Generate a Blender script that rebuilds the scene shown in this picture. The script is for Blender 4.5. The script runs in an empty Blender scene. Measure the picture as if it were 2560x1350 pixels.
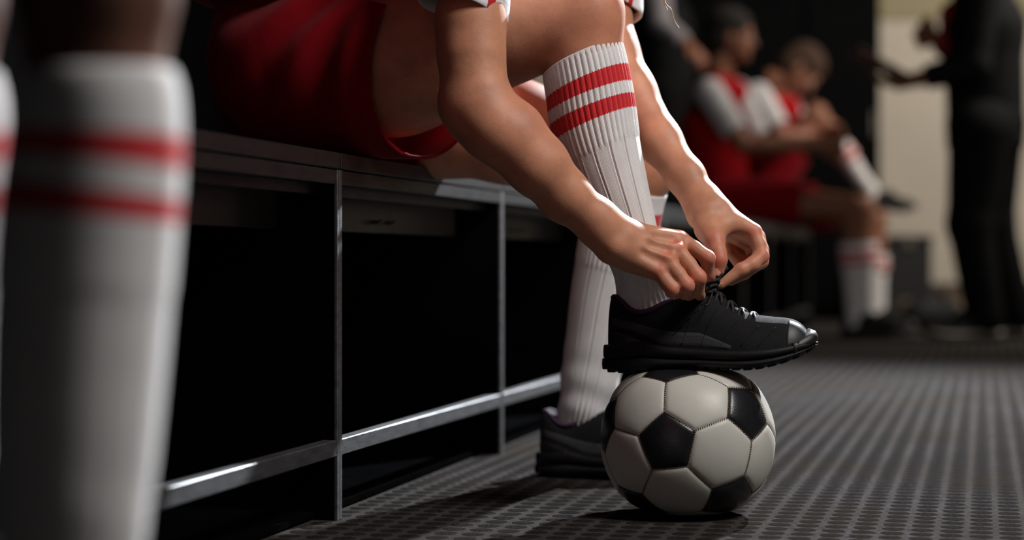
import bpy, math, random
import numpy as np
from mathutils import Vector, Matrix
random.seed(7); rng = np.random.default_rng(7)
SC = bpy.context.scene
COL = SC.collection
# ------------------------------------------------------------------ camera
F, CAMZ, CX, HY = 4400.0, 0.32, 1280.0, 647.0          # focal length in px, eye height, picture centre, horizon row
cam = bpy.data.cameras.new('camera'); camo = bpy.data.objects.new('camera', cam); COL.objects.link(camo)
camo.location = (0, 0, CAMZ); camo.rotation_euler = (math.radians(90), 0, 0)
cam.sensor_width = 36.0; cam.lens = F / 2560 * 36.0; cam.shift_y = -(675 - HY) / 2560
cam.dof.use_dof = True; cam.dof.focus_distance = 2.155; cam.dof.aperture_fstop = 2.15
cam.clip_start = 0.05; SC.camera = camo
# ------------------------------------------------------------------ world, lights, exposure
w = bpy.data.worlds.new('world'); SC.world = w; w.use_nodes = True
w.node_tree.nodes['Background'].inputs[0].default_value = (0.9, 0.95, 1.0, 1)
w.node_tree.nodes['Background'].inputs[1].default_value = 0.004
SC.view_settings.view_transform = 'Standard'; SC.view_settings.look = 'None'
SC.view_settings.exposure = 0.0; SC.view_settings.gamma = 1.0; SC.view_settings.use_curve_mapping = False
def lamp(name, kind, loc, aim, energy, color, **kw):
    l = bpy.data.lights.new(name, kind); o = bpy.data.objects.new(name, l); COL.objects.link(o)
    o.location = loc; o.rotation_euler = (Vector(aim) - Vector(loc)).to_track_quat('-Z', 'Y').to_euler()
    l.energy = energy; l.color = color
    for k, v in kw.items(): setattr(l, k, v)
    return o
lamp('window_light', 'SPOT', (1.98, 5.25, 2.55), (0.2, 2.6, 0.2), 2000, (0.90, 0.95, 1.0), spot_size=math.radians(112), spot_blend=1.0, shadow_soft_size=0.05)
lamp('fill_light_room', 'AREA', (1.35, 1.15, 2.1), (0.3, 2.1, 0.25), 46, (1.0, 0.965, 0.93), shape='DISK', size=0.8)  # added fill lamp above the front right, out of view
lamp('ceiling_light_far', 'AREA', (3.1, 6.6, 2.7), (1.9, 8.6, 0.9), 100, (1.0, 0.91, 0.80), shape='SQUARE', size=1.2)
# ------------------------------------------------------------------ frames
U = Vector((0.259, 0.966, 0)).normalized()      # along the bench, away from the camera
N = Vector((U.y, -U.x, 0))                      # out of the bench, to the right
BALL = Vector((0.2205, 2.21, 0))
def P(px, py, Y): return Vector(((px - CX) * Y / F, Y, CAMZ + (HY - py) * Y / F))
def W(f, l, z): return BALL + N * f + U * l + Vector((0, 0, z))
def L(px, py, l):                                # the point in the vertical plane at lateral l whose picture is (px, py)
    q = (px - CX) / F; b = BALL + U * l
    f = (q * b.y - b.x) / (N.x - q * N.y)
    g = b + N * f
    return Vector((g.x, g.y, CAMZ + (HY - py) * g.y / F))
# ------------------------------------------------------------------ materials
MATS = {}
def nmat(name):
    m = bpy.data.materials.new(name); m.use_nodes = True
    nt = m.node_tree; b = nt.nodes['Principled BSDF']; MATS[name] = m
    return m, nt, b
def nd(nt, t, **kw):
    n = nt.nodes.new(t)
    for k, v in kw.items():
        if k in n.inputs: n.inputs[k].default_value = v
        else: setattr(n, k, v)
    return n
def mathn(nt, op, a, b=None, c=None):
    n = nt.nodes.new('ShaderNodeMath'); n.operation = op
    for i, x in enumerate((a, b, c)):
        if x is None: continue
        if isinstance(x, (int, float)): n.inputs[i].default_value = x
        else: nt.links.new(x, n.inputs[i])
    return n.outputs[0]
def mixc(nt, fac, a, b):
    n = nt.nodes.new('ShaderNodeMix'); n.data_type = 'RGBA'
    for s, x in ((n.inputs[0], fac), (n.inputs[6], a), (n.inputs[7], b)):
        if isinstance(x, (int, float)): s.default_value = x
        elif isinstance(x, tuple): s.default_value = (*x[:3], 1)
        else: nt.links.new(x, s)
    return n.outputs[2]
def noise(nt, scale, detail=3, rough=0.55, vec=None, stretch=None):
    tc = nt.nodes.new('ShaderNodeTexCoord'); v = vec or tc.outputs['Object']
    if stretch:
        mp = nt.nodes.new('ShaderNodeMapping'); mp.inputs['Scale'].default_value = stretch
        nt.links.new(v, mp.inputs[0]); v = mp.outputs[0]
    n = nd(nt, 'ShaderNodeTexNoise', Scale=scale, Detail=detail, Roughness=rough)
    nt.links.new(v, n.inputs['Vector']); return n.outputs[0]
def ramp(nt, fac, p0, p1):
    n = nt.nodes.new('ShaderNodeMapRange'); n.inputs[1].default_value = p0; n.inputs[2].default_value = p1
    nt.links.new(fac, n.inputs[0]); return n.outputs[0]
def bump(nt, b, h, strength, dist):
    n = nd(nt, 'ShaderNodeBump', Strength=strength, Distance=dist)
    nt.links.new(h, n.inputs['Height']); nt.links.new(n.outputs[0], b.inputs['Normal'])
def simple(name, col, rough=0.6, metal=0.0, col2=None, scale=30, bs=0.0, bscale=200, stretch=None, lo=0.35, hi=0.7, **kw):
    m, nt, b = nmat(name)
    b.inputs['Base Color'].default_value = (*col, 1); b.inputs['Roughness'].default_value = rough; b.inputs['Metallic'].default_value = metal
    for k, v in kw.items(): b.inputs[k].default_value = v
    if col2 is not None:
        f = ramp(nt, noise(nt, scale, 5, stretch=stretch), lo, hi)
        nt.links.new(mixc(nt, f, col, col2), b.inputs['Base Color'])
    if bs: bump(nt, b, noise(nt, bscale, 3, stretch=stretch), bs, 0.002)
    return m
def skin(name, base, flush_glow, fuzz=0.0):
    m, nt, b = nmat(name)
    at = nd(nt, 'ShaderNodeAttribute', attribute_name='flush_glow')
    f = noise(nt, 38, 4)
    dark = tuple(c * 0.76 for c in base)
    c = mixc(nt, ramp(nt, f, 0.35, 0.7), base, dark)
    c = mixc(nt, at.outputs['Fac'], c, flush_glow)
    spots = ramp(nt, noise(nt, 130, 1, 0.4), 0.74, 0.82)
    c = mixc(nt, mathn(nt, 'MULTIPLY', spots, 0.35), c, tuple(x * 0.55 for x in base))
    nt.links.new(c, b.inputs['Base Color'])
    b.inputs['Roughness'].default_value = 0.5; b.inputs['Specular IOR Level'].default_value = 0.35
    b.inputs['Subsurface Weight'].default_value = 0.15; b.inputs['Subsurface Radius'].default_value = (1, 0.35, 0.2); b.inputs['Subsurface Scale'].default_value = 0.004
    b.inputs['Sheen Weight'].default_value = fuzz; b.inputs['Sheen Roughness'].default_value = 0.35
    bump(nt, b, mathn(nt, 'ADD', noise(nt, 420, 4, 0.65), mathn(nt, 'MULTIPLY', noise(nt, 110, 3, 0.6), 0.35)), 0.24, 0.0012)
    return m
def cloth(name, col, rough=0.85, sheen=0.25, wv=900, bs=0.25, col2=None):
    m, nt, b = nmat(name)
    c2 = col2 or tuple(x * 0.82 for x in col)
    nt.links.new(mixc(nt, ramp(nt, noise(nt, 25, 4), 0.35, 0.7), col, c2), b.inputs['Base Color'])
    b.inputs['Roughness'].default_value = rough; b.inputs['Sheen Weight'].default_value = sheen; b.inputs['Specular IOR Level'].default_value = 0.1
    bump(nt, b, noise(nt, wv, 2), bs, 0.001)
    return m
def sockmat(name, stripes, cuff=0.123, white=(0.80, 0.775, 0.77), red=(0.62, 0.012, 0.018)):
    m, nt, b = nmat(name)
    uv = nt.nodes.new('ShaderNodeUVMap'); sp = nt.nodes.new('ShaderNodeSeparateXYZ'); nt.links.new(uv.outputs[0], sp.inputs[0])
    u, v = sp.outputs[0], sp.outputs[1]
    jag = mathn(nt, 'MULTIPLY', mathn(nt, 'SINE', mathn(nt, 'MULTIPLY', u, 2 * math.pi * 88)), 0.0007)
    vj = mathn(nt, 'ADD', v, jag)
    tot = None
    for a, e in stripes:
        k = mathn(nt, 'MULTIPLY', mathn(nt, 'GREATER_THAN', vj, a), mathn(nt, 'LESS_THAN', vj, e))
        tot = k if tot is None else mathn(nt, 'ADD', tot, k)
    wc = mixc(nt, ramp(nt, noise(nt, 40, 4), 0.3, 0.75), white, tuple(x * 0.9 for x in white))
    nt.links.new(mixc(nt, tot, wc, red), b.inputs['Base Color'])
    b.inputs['Roughness'].default_value = 0.9; b.inputs['Sheen Weight'].default_value = 0.3
    kn = mathn(nt, 'ADD', mathn(nt, 'SINE', mathn(nt, 'MULTIPLY', u, 2 * math.pi * 230)), mathn(nt, 'SINE', mathn(nt, 'MULTIPLY', v, 2 * math.pi * 620)))
    bump(nt, b, kn, 0.22, 0.0006)
    return m
skin('skin_fair', (0.60, 0.268, 0.155), (0.60, 0.16, 0.105), 0.12)
skin('skin_brown', (0.30, 0.125, 0.07), (0.30, 0.1, 0.06))
skin('skin_tan', (0.30, 0.125, 0.075), (0.45, 0.15, 0.1))
skin('skin_deep', (0.16, 0.065, 0.04), (0.16, 0.06, 0.04))
cloth('red_shorts', (0.25, 0.0025, 0.008), 0.85, 0.05)
cloth('red_jersey', (0.36, 0.004, 0.008), 0.85, 0.0)
cloth('white_sleeve', (0.62, 0.60, 0.61), 0.85, 0.0)
cloth('dark_jacket', (0.009, 0.0095, 0.0105), 0.85, 0.0)
cloth('black_trousers', (0.005, 0.005, 0.0055), 0.85, 0.0)
cloth('grey_sleeve', (0.30, 0.28, 0.30), 0.85, 0.1)
cloth('red_shirt', (0.33, 0.008, 0.012), 0.8, 0.1)
sockmat('sock_knit', [(0.031, 0.051), (0.067, 0.087)])
sockmat('sock_knit_near', [(0.0345, 0.0500), (0.066, 0.081)])
simple('shoe_mesh', (0.005, 0.005, 0.0055), 0.8, col2=(0.009, 0.009, 0.010), scale=60, **{'Specular IOR Level': 0.25}, bs=0.5, bscale=1400)
simple('shoe_gloss', (0.006, 0.006, 0.007), 0.5, bs=0.04, bscale=300)
simple('shoe_sole', (0.005, 0.005, 0.0055), 0.6, **{'Specular IOR Level': 0.3}, bs=0.2, bscale=500)
simple('shoe_grey', (0.022, 0.022, 0.026), 0.55, bs=0.6, bscale=1500)
simple('shoe_lining', (0.05, 0.018, 0.055), 0.8)
simple('shoe_lace', (0.012, 0.012, 0.013), 0.5, bs=0.6, bscale=1200, col2=(0.05, 0.05, 0.05), scale=700, lo=0.62, hi=0.68)
simple('nail', (0.58, 0.29, 0.22), 0.35)
simple('hair_blond', (0.42, 0.27, 0.13), 0.45, bs=0.6, bscale=60, stretch=(1, 1, 12))
simple('hair_dark', (0.014, 0.009, 0.007), 0.85, bs=0.6, bscale=70, stretch=(1, 1, 8))
simple('hair_brown', (0.045, 0.019, 0.008), 0.85, bs=0.6, bscale=70, stretch=(1, 1, 8))
simple('eye_white', (0.6, 0.58, 0.55), 0.2); simple('eye_dark', (0.02, 0.012, 0.01), 0.15)
simple('ball_black', (0.007, 0.007, 0.009), 0.33, bs=0.12, bscale=500, col2=(0.012, 0.012, 0.014), scale=40)
m, nt, b = nmat('ball_white')
c = mixc(nt, ramp(nt, noise(nt, 9, 5), 0.3, 0.8), (0.60, 0.585, 0.53), (0.50, 0.485, 0.43))
scf = ramp(nt, noise(nt, 26, 4, 0.7, stretch=(2.6, 1, 0.8)), 0.66, 0.82)
c = mixc(nt, mathn(nt, 'MULTIPLY', scf, 0.4), c, (0.2, 0.19, 0.17))
nt.links.new(c, b.inputs['Base Color']); b.inputs['Roughness'].default_value = 0.40; b.inputs['Specular IOR Level'].default_value = 0.3
bump(nt, b, noise(nt, 160, 4, 0.6), 0.10, 0.001)
simple('stitch', (0.11, 0.07, 0.038), 0.8); simple('ball_core', (0.05, 0.035, 0.02), 0.8)
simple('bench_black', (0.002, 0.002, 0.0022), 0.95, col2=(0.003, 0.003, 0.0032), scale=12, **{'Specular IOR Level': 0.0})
simple('bench_top', (0.009, 0.009, 0.010), 0.48, metal=0.3, col2=(0.016, 0.016, 0.017), scale=9, stretch=(1, 6, 1), bs=0.12, bscale=60)
simple('bench_metal', (0.25, 0.25, 0.262), 0.50, metal=1.0, col2=(0.15, 0.15, 0.155), scale=26, stretch=(1, 1, 5), bs=0.15, bscale=120)
simple('bench_metal_shaded', (0.10, 0.10, 0.105), 0.45, metal=1.0, col2=(0.06, 0.06, 0.062), scale=26, stretch=(1, 1, 5), bs=0.15, bscale=120)  # same metal, darker: shade along the seat front put into the colour
simple('bench_apron', (0.12, 0.11, 0.095), 0.4, metal=0.4, col2=(0.08, 0.075, 0.065), scale=16, bs=0.1)
simple('wall_cream', (0.53, 0.475, 0.40), 0.8, col2=(0.48, 0.43, 0.36), scale=2.5, bs=0.1, bscale=60)
simple('wall_olive', (0.30, 0.26, 0.15), 0.8, col2=(0.26, 0.22, 0.13), scale=2.5)
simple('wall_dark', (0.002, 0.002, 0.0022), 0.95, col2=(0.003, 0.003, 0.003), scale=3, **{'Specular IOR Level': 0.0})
simple('base_brown', (0.07, 0.05, 0.033), 0.6, col2=(0.05, 0.037, 0.025), scale=8)
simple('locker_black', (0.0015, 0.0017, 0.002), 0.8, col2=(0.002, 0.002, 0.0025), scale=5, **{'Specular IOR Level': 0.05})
simple('dull_metal', (0.16, 0.15, 0.13), 0.5, metal=0.6)
simple('bag_black', (0.010, 0.010, 0.011), 0.8, bs=0.3, bscale=300); simple('bag_brown', (0.13, 0.085, 0.05), 0.7, bs=0.2, bscale=100)
simple('paper', (0.20, 0.17, 0.16), 0.7); simple('board', (0.16, 0.11, 0.09), 0.7)
simple('sole_pale', (0.36, 0.32, 0.27), 0.7)
m, nt, b = nmat('floor_base')                       # dusty rubber between the coin studs
c = mixc(nt, ramp(nt, noise(nt, 110, 7, 0.8), 0.36, 0.72), (0.020, 0.019, 0.019), (0.105, 0.098, 0.096))
c = mixc(nt, ramp(nt, noise(nt, 3.2, 4), 0.35, 0.7), c, (0.040, 0.035, 0.030))
nt.links.new(c, b.inputs['Base Color']); b.inputs['Roughness'].default_value = 0.9; b.inputs['Specular IOR Level'].default_value = 0.0
bump(nt, b, noise(nt, 260, 4, 0.7), 0.5, 0.0015)
m, nt, b = nmat('floor_stud')
gc = nt.nodes.new('ShaderNodeNewGeometry')
c = mixc(nt, ramp(nt, noise(nt, 190, 6, 0.8, vec=gc.outputs['Position']), 0.38, 0.72), (0.006, 0.0057, 0.0058), (0.040, 0.038, 0.037))
c = mixc(nt, ramp(nt, noise(nt, 2.6, 4, vec=gc.outputs['Position']), 0.4, 0.7), c, (0.022, 0.0185, 0.015))
nt.links.new(c, b.inputs['Base Color']); b.inputs['Roughness'].default_value = 0.8; b.inputs['Specular IOR Level'].default_value = 0.0
bump(nt, b, noise(nt, 500, 3, vec=gc.outputs['Position']), 0.3, 0.001)
# ------------------------------------------------------------------ object helpers
def empty(name, loc=(0, 0, 0), rot=0.0, parent=None):
    o = bpy.data.objects.new(name, None); COL.objects.link(o); o.location = loc; o.rotation_euler = (0, 0, rot); o.empty_display_size = 0.05
    if parent is not None: o.parent = parent
    return o
def tag(o, label=None, cat=None, group=None, kind=None):
    for k, v in (('label', label), ('category', cat), ('group', group), ('kind', kind)):
        if v: o[k] = v
    return o
def obj(name, me, mat=None, parent=None, world=False):
    o = bpy.data.objects.new(name, me); COL.objects.link(o)
    if mat and not me.materials: me.materials.append(MATS[mat])
    if parent is not None:
        o.parent = parent
        if world: o.location = -parent.location if parent.parent is None else -(parent.location + parent.parent.location)
    return o
def npmesh(name, v, f, smooth=True, uv=None, attr=None):
    """v (n,3) array, f (m,4) or (m,3) array or list of polygons"""
    me = bpy.data.meshes.new(name); v = np.asarray(v, np.float32)
    if isinstance(f, list):
        tot = np.array([len(x) for x in f], np.int32); loops = np.concatenate([np.asarray(x, np.int32) for x in f])
    else:
        f = np.asarray(f, np.int32); tot = np.full(len(f), f.shape[1], np.int32); loops = f.ravel()
    me.vertices.add(len(v)); me.vertices.foreach_set('co', v.ravel())
    me.loops.add(len(loops)); me.loops.foreach_set('vertex_index', loops)
    st = np.concatenate([[0], np.cumsum(tot)[:-1]]).astype(np.int32)
    me.polygons.add(len(tot)); me.polygons.foreach_set('loop_start', st)
    try: me.polygons.foreach_set('loop_total', tot)
    except Exception: pass
    me.update(calc_edges=True)
    me.polygons.foreach_set('use_smooth', np.full(len(tot), smooth, bool))
    if uv is not None:
        l = me.uv_layers.new(name='UVMap'); l.data.foreach_set('uv', np.asarray(uv, np.float32)[loops].ravel())
    if attr is not None:
        a = me.attributes.new('flush_glow', 'FLOAT', 'POINT'); a.data.foreach_set('value', np.asarray(attr, np.float32))
    me.validate(); return me
def boxgeo(lo, hi, bev=0.0):
    """box, with chamfered edges when bev > 0"""
    lo = np.array(lo, float); hi = np.array(hi, float)
    if bev <= 0:
        v = [[(lo, hi)[i][0], (lo, hi)[j][1], (lo, hi)[k][2]] for i in (0, 1) for j in (0, 1) for k in (0, 1)]
        return np.array(v), [[0, 1, 3, 2], [4, 6, 7, 5], [0, 4, 5, 1], [2, 3, 7, 6], [0, 2, 6, 4], [1, 5, 7, 3]]
    v = []; idx = {}
    for i in (0, 1):
        for j in (0, 1):
            for k in (0, 1):
                c = np.array([(lo, hi)[i][0], (lo, hi)[j][1], (lo, hi)[k][2]]); s = np.array([1 - 2 * i, 1 - 2 * j, 1 - 2 * k])
                for a in range(3):
                    d = s * bev; d[a] = 0; idx[(i, j, k, a)] = len(v); v.append(c + d)
    f = []
    sg = lambda b: [(0, 0), (1, 0), (1, 1), (0, 1)]
    for a in range(3):
        b1, b2 = (a + 1) % 3, (a + 2) % 3
        for s in (0, 1):
            q = []
            for (p, r) in sg(0):
                t = [0, 0, 0]; t[a] = s; t[b1] = p; t[b2] = r; q.append(idx[(*t, a)])
            f.append(q if s else q[::-1])
        for p in (0, 1):
            for r in (0, 1):
                t0 = [0, 0, 0]; t1 = [0, 0, 0]; t0[b1] = t1[b1] = p; t0[b2] = t1[b2] = r; t1[a] = 1
                q = [idx[(*t0, b1)], idx[(*t1, b1)], idx[(*t1, b2)], idx[(*t0, b2)]]
                f.append(q if (p == r) else q[::-1])
    for i in (0, 1):
        for j in (0, 1):
            for k in (0, 1):
                q = [idx[(i, j, k, 0)], idx[(i, j, k, 1)], idx[(i, j, k, 2)]]
                f.append(q if (i + j + k) % 2 else q[::-1])
    return np.array(v), f
def box(name, lo, hi, mat, parent=None, bev=0.0, world=False):
    v, f = boxgeo(lo, hi, bev); return obj(name, npmesh(name, v, f, False), mat, parent, world)
def join(geos):
    V, FF, n = [], [], 0
    for v, f in geos:
        V.append(np.asarray(v)); FF += [[i + n for i in x] for x in f]; n += len(v)
    return np.concatenate(V), FF
# ------------------------------------------------------------------ implicit bodies: smooth unions of round cones, meshed with surface nets
def smin(a, b, k):
    if k <= 0: return np.minimum(a, b)
    h = np.maximum(k - np.abs(a - b), 0) / k
    return np.minimum(a, b) - h * h * k * 0.25
class SDF:
    def __init__(s, lo, hi, vox):
        s.lo = np.array(lo, float); s.v = vox; s.n = np.ceil((np.array(hi) - s.lo) / vox).astype(int) + 1
        s.f = np.full(s.n, 0.06, np.float32)
        s.ax = [(s.lo[i] + np.arange(s.n[i]) * vox).astype(np.float32) for i in range(3)]
    def sub(s, lo, hi):
        a = np.clip(((np.array(lo) - s.lo) / s.v).astype(int), 0, s.n - 1); e = np.clip(((np.array(hi) - s.lo) / s.v).astype(int) + 2, 1, s.n)
        sl = tuple(slice(int(x), int(max(y, x + 1))) for x, y in zip(a, e))
        return sl, (s.ax[0][sl[0]][:, None, None], s.ax[1][sl[1]][None, :, None], s.ax[2][sl[2]][None, None, :])
    @staticmethod
    def coned(g, a, b, ra, rb):
        x, y, z = g[0] - a[0], g[1] - a[1], g[2] - a[2]; d = [b[i] - a[i] for i in range(3)]
        bb = max(sum(q * q for q in d), 1e-12)
        t = np.clip((x * d[0] + y * d[1] + z * d[2]) / bb, 0, 1)
        return np.sqrt((x - t * d[0]) ** 2 + (y - t * d[1]) ** 2 + (z - t * d[2]) ** 2) - (ra + t * (rb - ra))
    def chain(s, pts, k=0.01, kin=0.006, sub=False):
        """pts [(point, radius), ...]"""
        R = max(r for _, r in pts) + max(k, kin) + 0.012
        A = np.array([tuple(p) for p, _ in pts]); sl, g = s.sub(A.min(0) - R, A.max(0) + R)
        d = None
        if len(pts) == 1: d = s.coned(g, A[0], A[0] + 1e-5, pts[0][1], pts[0][1])
        for i in range(len(pts) - 1):
            e = s.coned(g, A[i], A[i + 1], pts[i][1], pts[i + 1][1]); d = e if d is None else smin(d, e, kin)
        if sub: s.f[sl] = -smin(-s.f[sl], d, k)
        else: s.f[sl] = smin(s.f[sl], d, k)
        return s
    def ell(s, c, rad, axes=None, k=0.01, sub=False):
        c = np.array(tuple(c), float); r = np.array(rad, float)
        A = np.eye(3) if axes is None else np.array([tuple(a) for a in axes])
        R = r.max() + k + 0.012; sl, g = s.sub(c - R, c + R)
        x, y, z = g[0] - c[0], g[1] - c[1], g[2] - c[2]
        q = [(x * a[0] + y * a[1] + z * a[2]) for a in A]
        k0 = np.sqrt(sum((q[i] / r[i]) ** 2 for i in range(3))); k1 = np.sqrt(sum((q[i] / r[i] ** 2) ** 2 for i in range(3))) + 1e-6
        d = k0 * (k0 - 1) / k1
        if sub: s.f[sl] = -smin(-s.f[sl], d, k)
        else: s.f[sl] = smin(s.f[sl], d, k)
        return s
    def plane(s, p, n):
        """cut away the side n points to"""
        n = Vector(n).normalized(); g = (s.ax[0][:, None, None], s.ax[1][None, :, None], s.ax[2][None, None, :])
        s.f = np.maximum(s.f, ((g[0] - p[0]) * n[0] + (g[1] - p[1]) * n[1] + (g[2] - p[2]) * n[2]).astype(np.float32)); return s
    def mesh(s, smooth=2):
        f = s.f.copy()
        for i in range(3):
            for e in (0, -1):
                q = [slice(None)] * 3; q[i] = e; f[tuple(q)] = np.maximum(f[tuple(q)], 1e-4)
        ins = f < 0
        c = np.zeros(np.array(f.shape) - 1, np.int8); O = [(i, j, k) for i in (0, 1) for j in (0, 1) for k in (0, 1)]
        for i, j, k in O: c += ins[i:f.shape[0] - 1 + i, j:f.shape[1] - 1 + j, k:f.shape[2] - 1 + k]
        act = (c > 0) & (c < 8); idx = np.argwhere(act); vid = np.full(act.shape, -1, np.int32); vid[act] = np.arange(len(idx))
        pos = np.zeros((len(idx), 3)); cnt = np.zeros(len(idx))
        for o0 in O:
            for a in range(3):
                if o0[a]: continue
                o1 = list(o0); o1[a] = 1
                v0 = f[idx[:, 0] + o0[0], idx[:, 1] + o0[1], idx[:, 2] + o0[2]]; v1 = f[idx[:, 0] + o1[0], idx[:, 1] + o1[1], idx[:, 2] + o1[2]]
                m = (v0 < 0) != (v1 < 0); t = np.where(m, v0 / np.where(m, v0 - v1, 1), 0)
                p = np.array(o0, float)[None].repeat(len(idx), 0); p[:, a] += t
                pos += p * m[:, None]; cnt += m
        V = (idx + pos / np.maximum(cnt, 1)[:, None]) * s.v + s.lo
        Q = []
        for a in range(3):
            b1, b2 = (a + 1) % 3, (a + 2) % 3
            s0 = [slice(None)] * 3; s1 = [slice(None)] * 3
            for bb in (b1, b2): s0[bb] = s1[bb] = slice(1, -1)
            s0[a] = slice(0, -1); s1[a] = slice(1, None)
            A = ins[tuple(s0)]; B = ins[tuple(s1)]; ii = np.argwhere(A != B); low = A[A != B]
            ii[:, b1] += 1; ii[:, b2] += 1
            q = []
            for (d1, d2) in ((1, 1), (0, 1), (0, 0), (1, 0)):
                t = ii.copy(); t[:, b1] -= d1; t[:, b2] -= d2; q.append(vid[t[:, 0], t[:, 1], t[:, 2]])
            q = np.stack(q, 1); q[~low] = q[~low][:, ::-1]; Q.append(q)
        Q = np.concatenate(Q); Q = Q[(Q >= 0).all(1)]
        E = np.concatenate([Q[:, [0, 1]], Q[:, [1, 2]], Q[:, [2, 3]], Q[:, [3, 0]]])
        deg = np.bincount(E[:, 0], minlength=len(V)) + np.bincount(E[:, 1], minlength=len(V))
        for it in range(smooth):
            S = np.stack([np.bincount(E[:, 0], V[E[:, 1], i], len(V)) + np.bincount(E[:, 1], V[E[:, 0], i], len(V)) for i in range(3)], 1) / np.maximum(deg, 1)[:, None]
            V = V * 0.45 + S * 0.55
        return V, Q
def around(pts, vox, pad=0.02):
    A = np.array([tuple(p) for p, r in pts]); r = max(r for _, r in pts) + pad
    return SDF(A.min(0) - r, A.max(0) + r, vox)
def vnormals(V, Q):
    n = np.cross(V[Q[:, 2]] - V[Q[:, 0]], V[Q[:, 3]] - V[Q[:, 1]]); out = np.zeros_like(V)
    for c in range(4):
        for i in range(3): out[:, i] += np.bincount(Q[:, c], n[:, i], len(V))
    return out / (np.linalg.norm(out, axis=1, keepdims=True) + 1e-12)
def blob(name, pts_list, vox, mat, parent, k=0.02, cuts=(), smooth=2, world=True):
    """one mesh from several chains"""
    allp = [q for c in pts_list for q in c]; s = around(allp, vox)
    for c in pts_list: s.chain(c, k, k)
    for p, n in cuts: s.plane(p, n)
    V, Q = s.mesh(smooth); return obj(name, npmesh(name, V, Q), mat, parent, world)
# ------------------------------------------------------------------ lofts
def catmull(A, m):
    A = np.asarray(A, float); n = len(A); t = np.linspace(0, n - 1, m); i = np.clip(t.astype(int), 0, n - 2); u = (t - i)[:, None]
    g = lambda j: A[np.clip(j, 0, n - 1)]
    p0, p1, p2, p3 = g(i - 1), g(i), g(i + 1), g(i + 2)
    return 0.5 * (2 * p1 + (p2 - p0) * u + (2 * p0 - 5 * p1 + 4 * p2 - p3) * u ** 2 + (3 * p1 - p0 - 3 * p2 + p3) * u ** 3)
def loft(ctrl, side, n=64, m=60, off=None, lip=0.003, closed=False):
    """ctrl rows: point, radius along side, radius across; returns V, F, UV with v in metres"""
    C = catmull([[*p, a, b] for p, a, b in ctrl], m * 4)
    d = np.concatenate([[0], np.cumsum(np.linalg.norm(np.diff(C[:, :3], axis=0), axis=1))]); t = np.linspace(0, d[-1], m)
    C = np.stack([np.interp(t, d, C[:, i]) for i in range(5)], 1)
    T = np.gradient(C[:, :3], axis=0); T /= np.linalg.norm(T, axis=1, keepdims=True)
    S = np.array(side)[None] - T * (T @ np.array(side))[:, None]; S /= np.linalg.norm(S, axis=1, keepdims=True); B = np.cross(T, S)
    th = np.linspace(0, 2 * np.pi, n + 1) + np.pi / 2
    a = C[:, 3:4].repeat(n + 1, 1); b = C[:, 4:5].repeat(n + 1, 1)
    if off is not None:
        o = off(th[None], t[:, None]); a = a + o; b = b + o
    V = C[:, None, :3] + S[:, None] * (a * np.cos(th))[..., None] + B[:, None] * (b * np.sin(th))[..., None]
    uv = np.stack([np.broadcast_to((th - np.pi / 2) / (2 * np.pi), a.shape), np.broadcast_to(t[:, None], a.shape)], -1)
    if lip:
        c0 = C[0, :3]; inner = c0 + (V[0] - c0) * (1 - lip / max(C[0, 3], 1e-4)) ; top = c0 + (V[0] - c0) * (1 - 0.4 * lip / max(C[0, 3], 1e-4)) - T[0] * 0.0008
        deep = inner + T[0] * 0.012
        V = np.concatenate([deep[None], inner[None], top[None], V]); uv = np.concatenate([uv[:1]] * 3 + [uv])
    M = V.shape[0]; i, j = np.meshgrid(np.arange(M - 1), np.arange(n), indexing='ij'); i = i.ravel(); j = j.ravel(); k = n + 1
    Fc = np.stack([i * k + j, i * k + j + 1, (i + 1) * k + j + 1, (i + 1) * k + j], 1)
    return V.reshape(-1, 3), Fc, uv.reshape(-1, 2)
def tube(pts, r, n=8, m=24):
    C = catmull([tuple(p) for p in pts], m); T = np.gradient(C, axis=0); T /= np.linalg.norm(T, axis=1, keepdims=True) + 1e-9
    up = np.array([0.3, 0.2, 0.93]); S = up - T * (T @ up)[:, None]; S /= np.linalg.norm(S, axis=1, keepdims=True) + 1e-9; B = np.cross(T, S)
    th = np.arange(n) * 2 * np.pi / n; rr = np.full(m, r) if np.isscalar(r) else np.interp(np.linspace(0, 1, m), np.linspace(0, 1, len(r)), r)
    V = C[:, None] + rr[:, None, None] * (S[:, None] * np.cos(th)[None, :, None] + B[:, None] * np.sin(th)[None, :, None])
    f = [[i * n + j, i * n + (j + 1) % n, (i + 1) * n + (j + 1) % n, (i + 1) * n + j] for i in range(m - 1) for j in range(n)]
    f += [list(range(n))[::-1], [(m - 1) * n + j for j in range(n)]]
    return V.reshape(-1, 3), f
# ================================================================== THE SETTING
BO = Vector((-0.211, 2.157, 0))                     # foot of the bench front where two units meet
ROT = math.atan2(U.y, U.x)
def BL(a, b, z): return BO + U * a - N * b + Vector((0, 0, z))     # bench frame: along, inwards, up
floor = tag(box('floor', (-4, -0.5, -0.03), (6, 10.5, 0), 'floor_base'), 'dark studded rubber floor', None, kind='structure')
FARY = 9.5
wb = tag(box('wall_back', (-4, FARY, 0), (6, FARY + 0.1, 1.62), 'wall_cream'), 'cream painted far wall', None, kind='structure')
box('upper_wall', (-4, FARY + 0.004, 1.62), (6, FARY + 0.1, 3.0), 'wall_olive', wb)
tag(box('trim_1', (-4, FARY - 0.012, 1.61), (6, FARY, 1.635), 'wall_olive'), 'olive rail between the cream and olive paint', kind='structure')
tag(box('baseboard_back', (-4, FARY - 0.02, 0.0), (6, FARY, 0.19), 'base_brown', bev=0.004), 'dark brown skirting at the far wall', kind='structure')
v, f = boxgeo((-4, 1.6, 0), (10, 1.7, 3.0))
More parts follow.
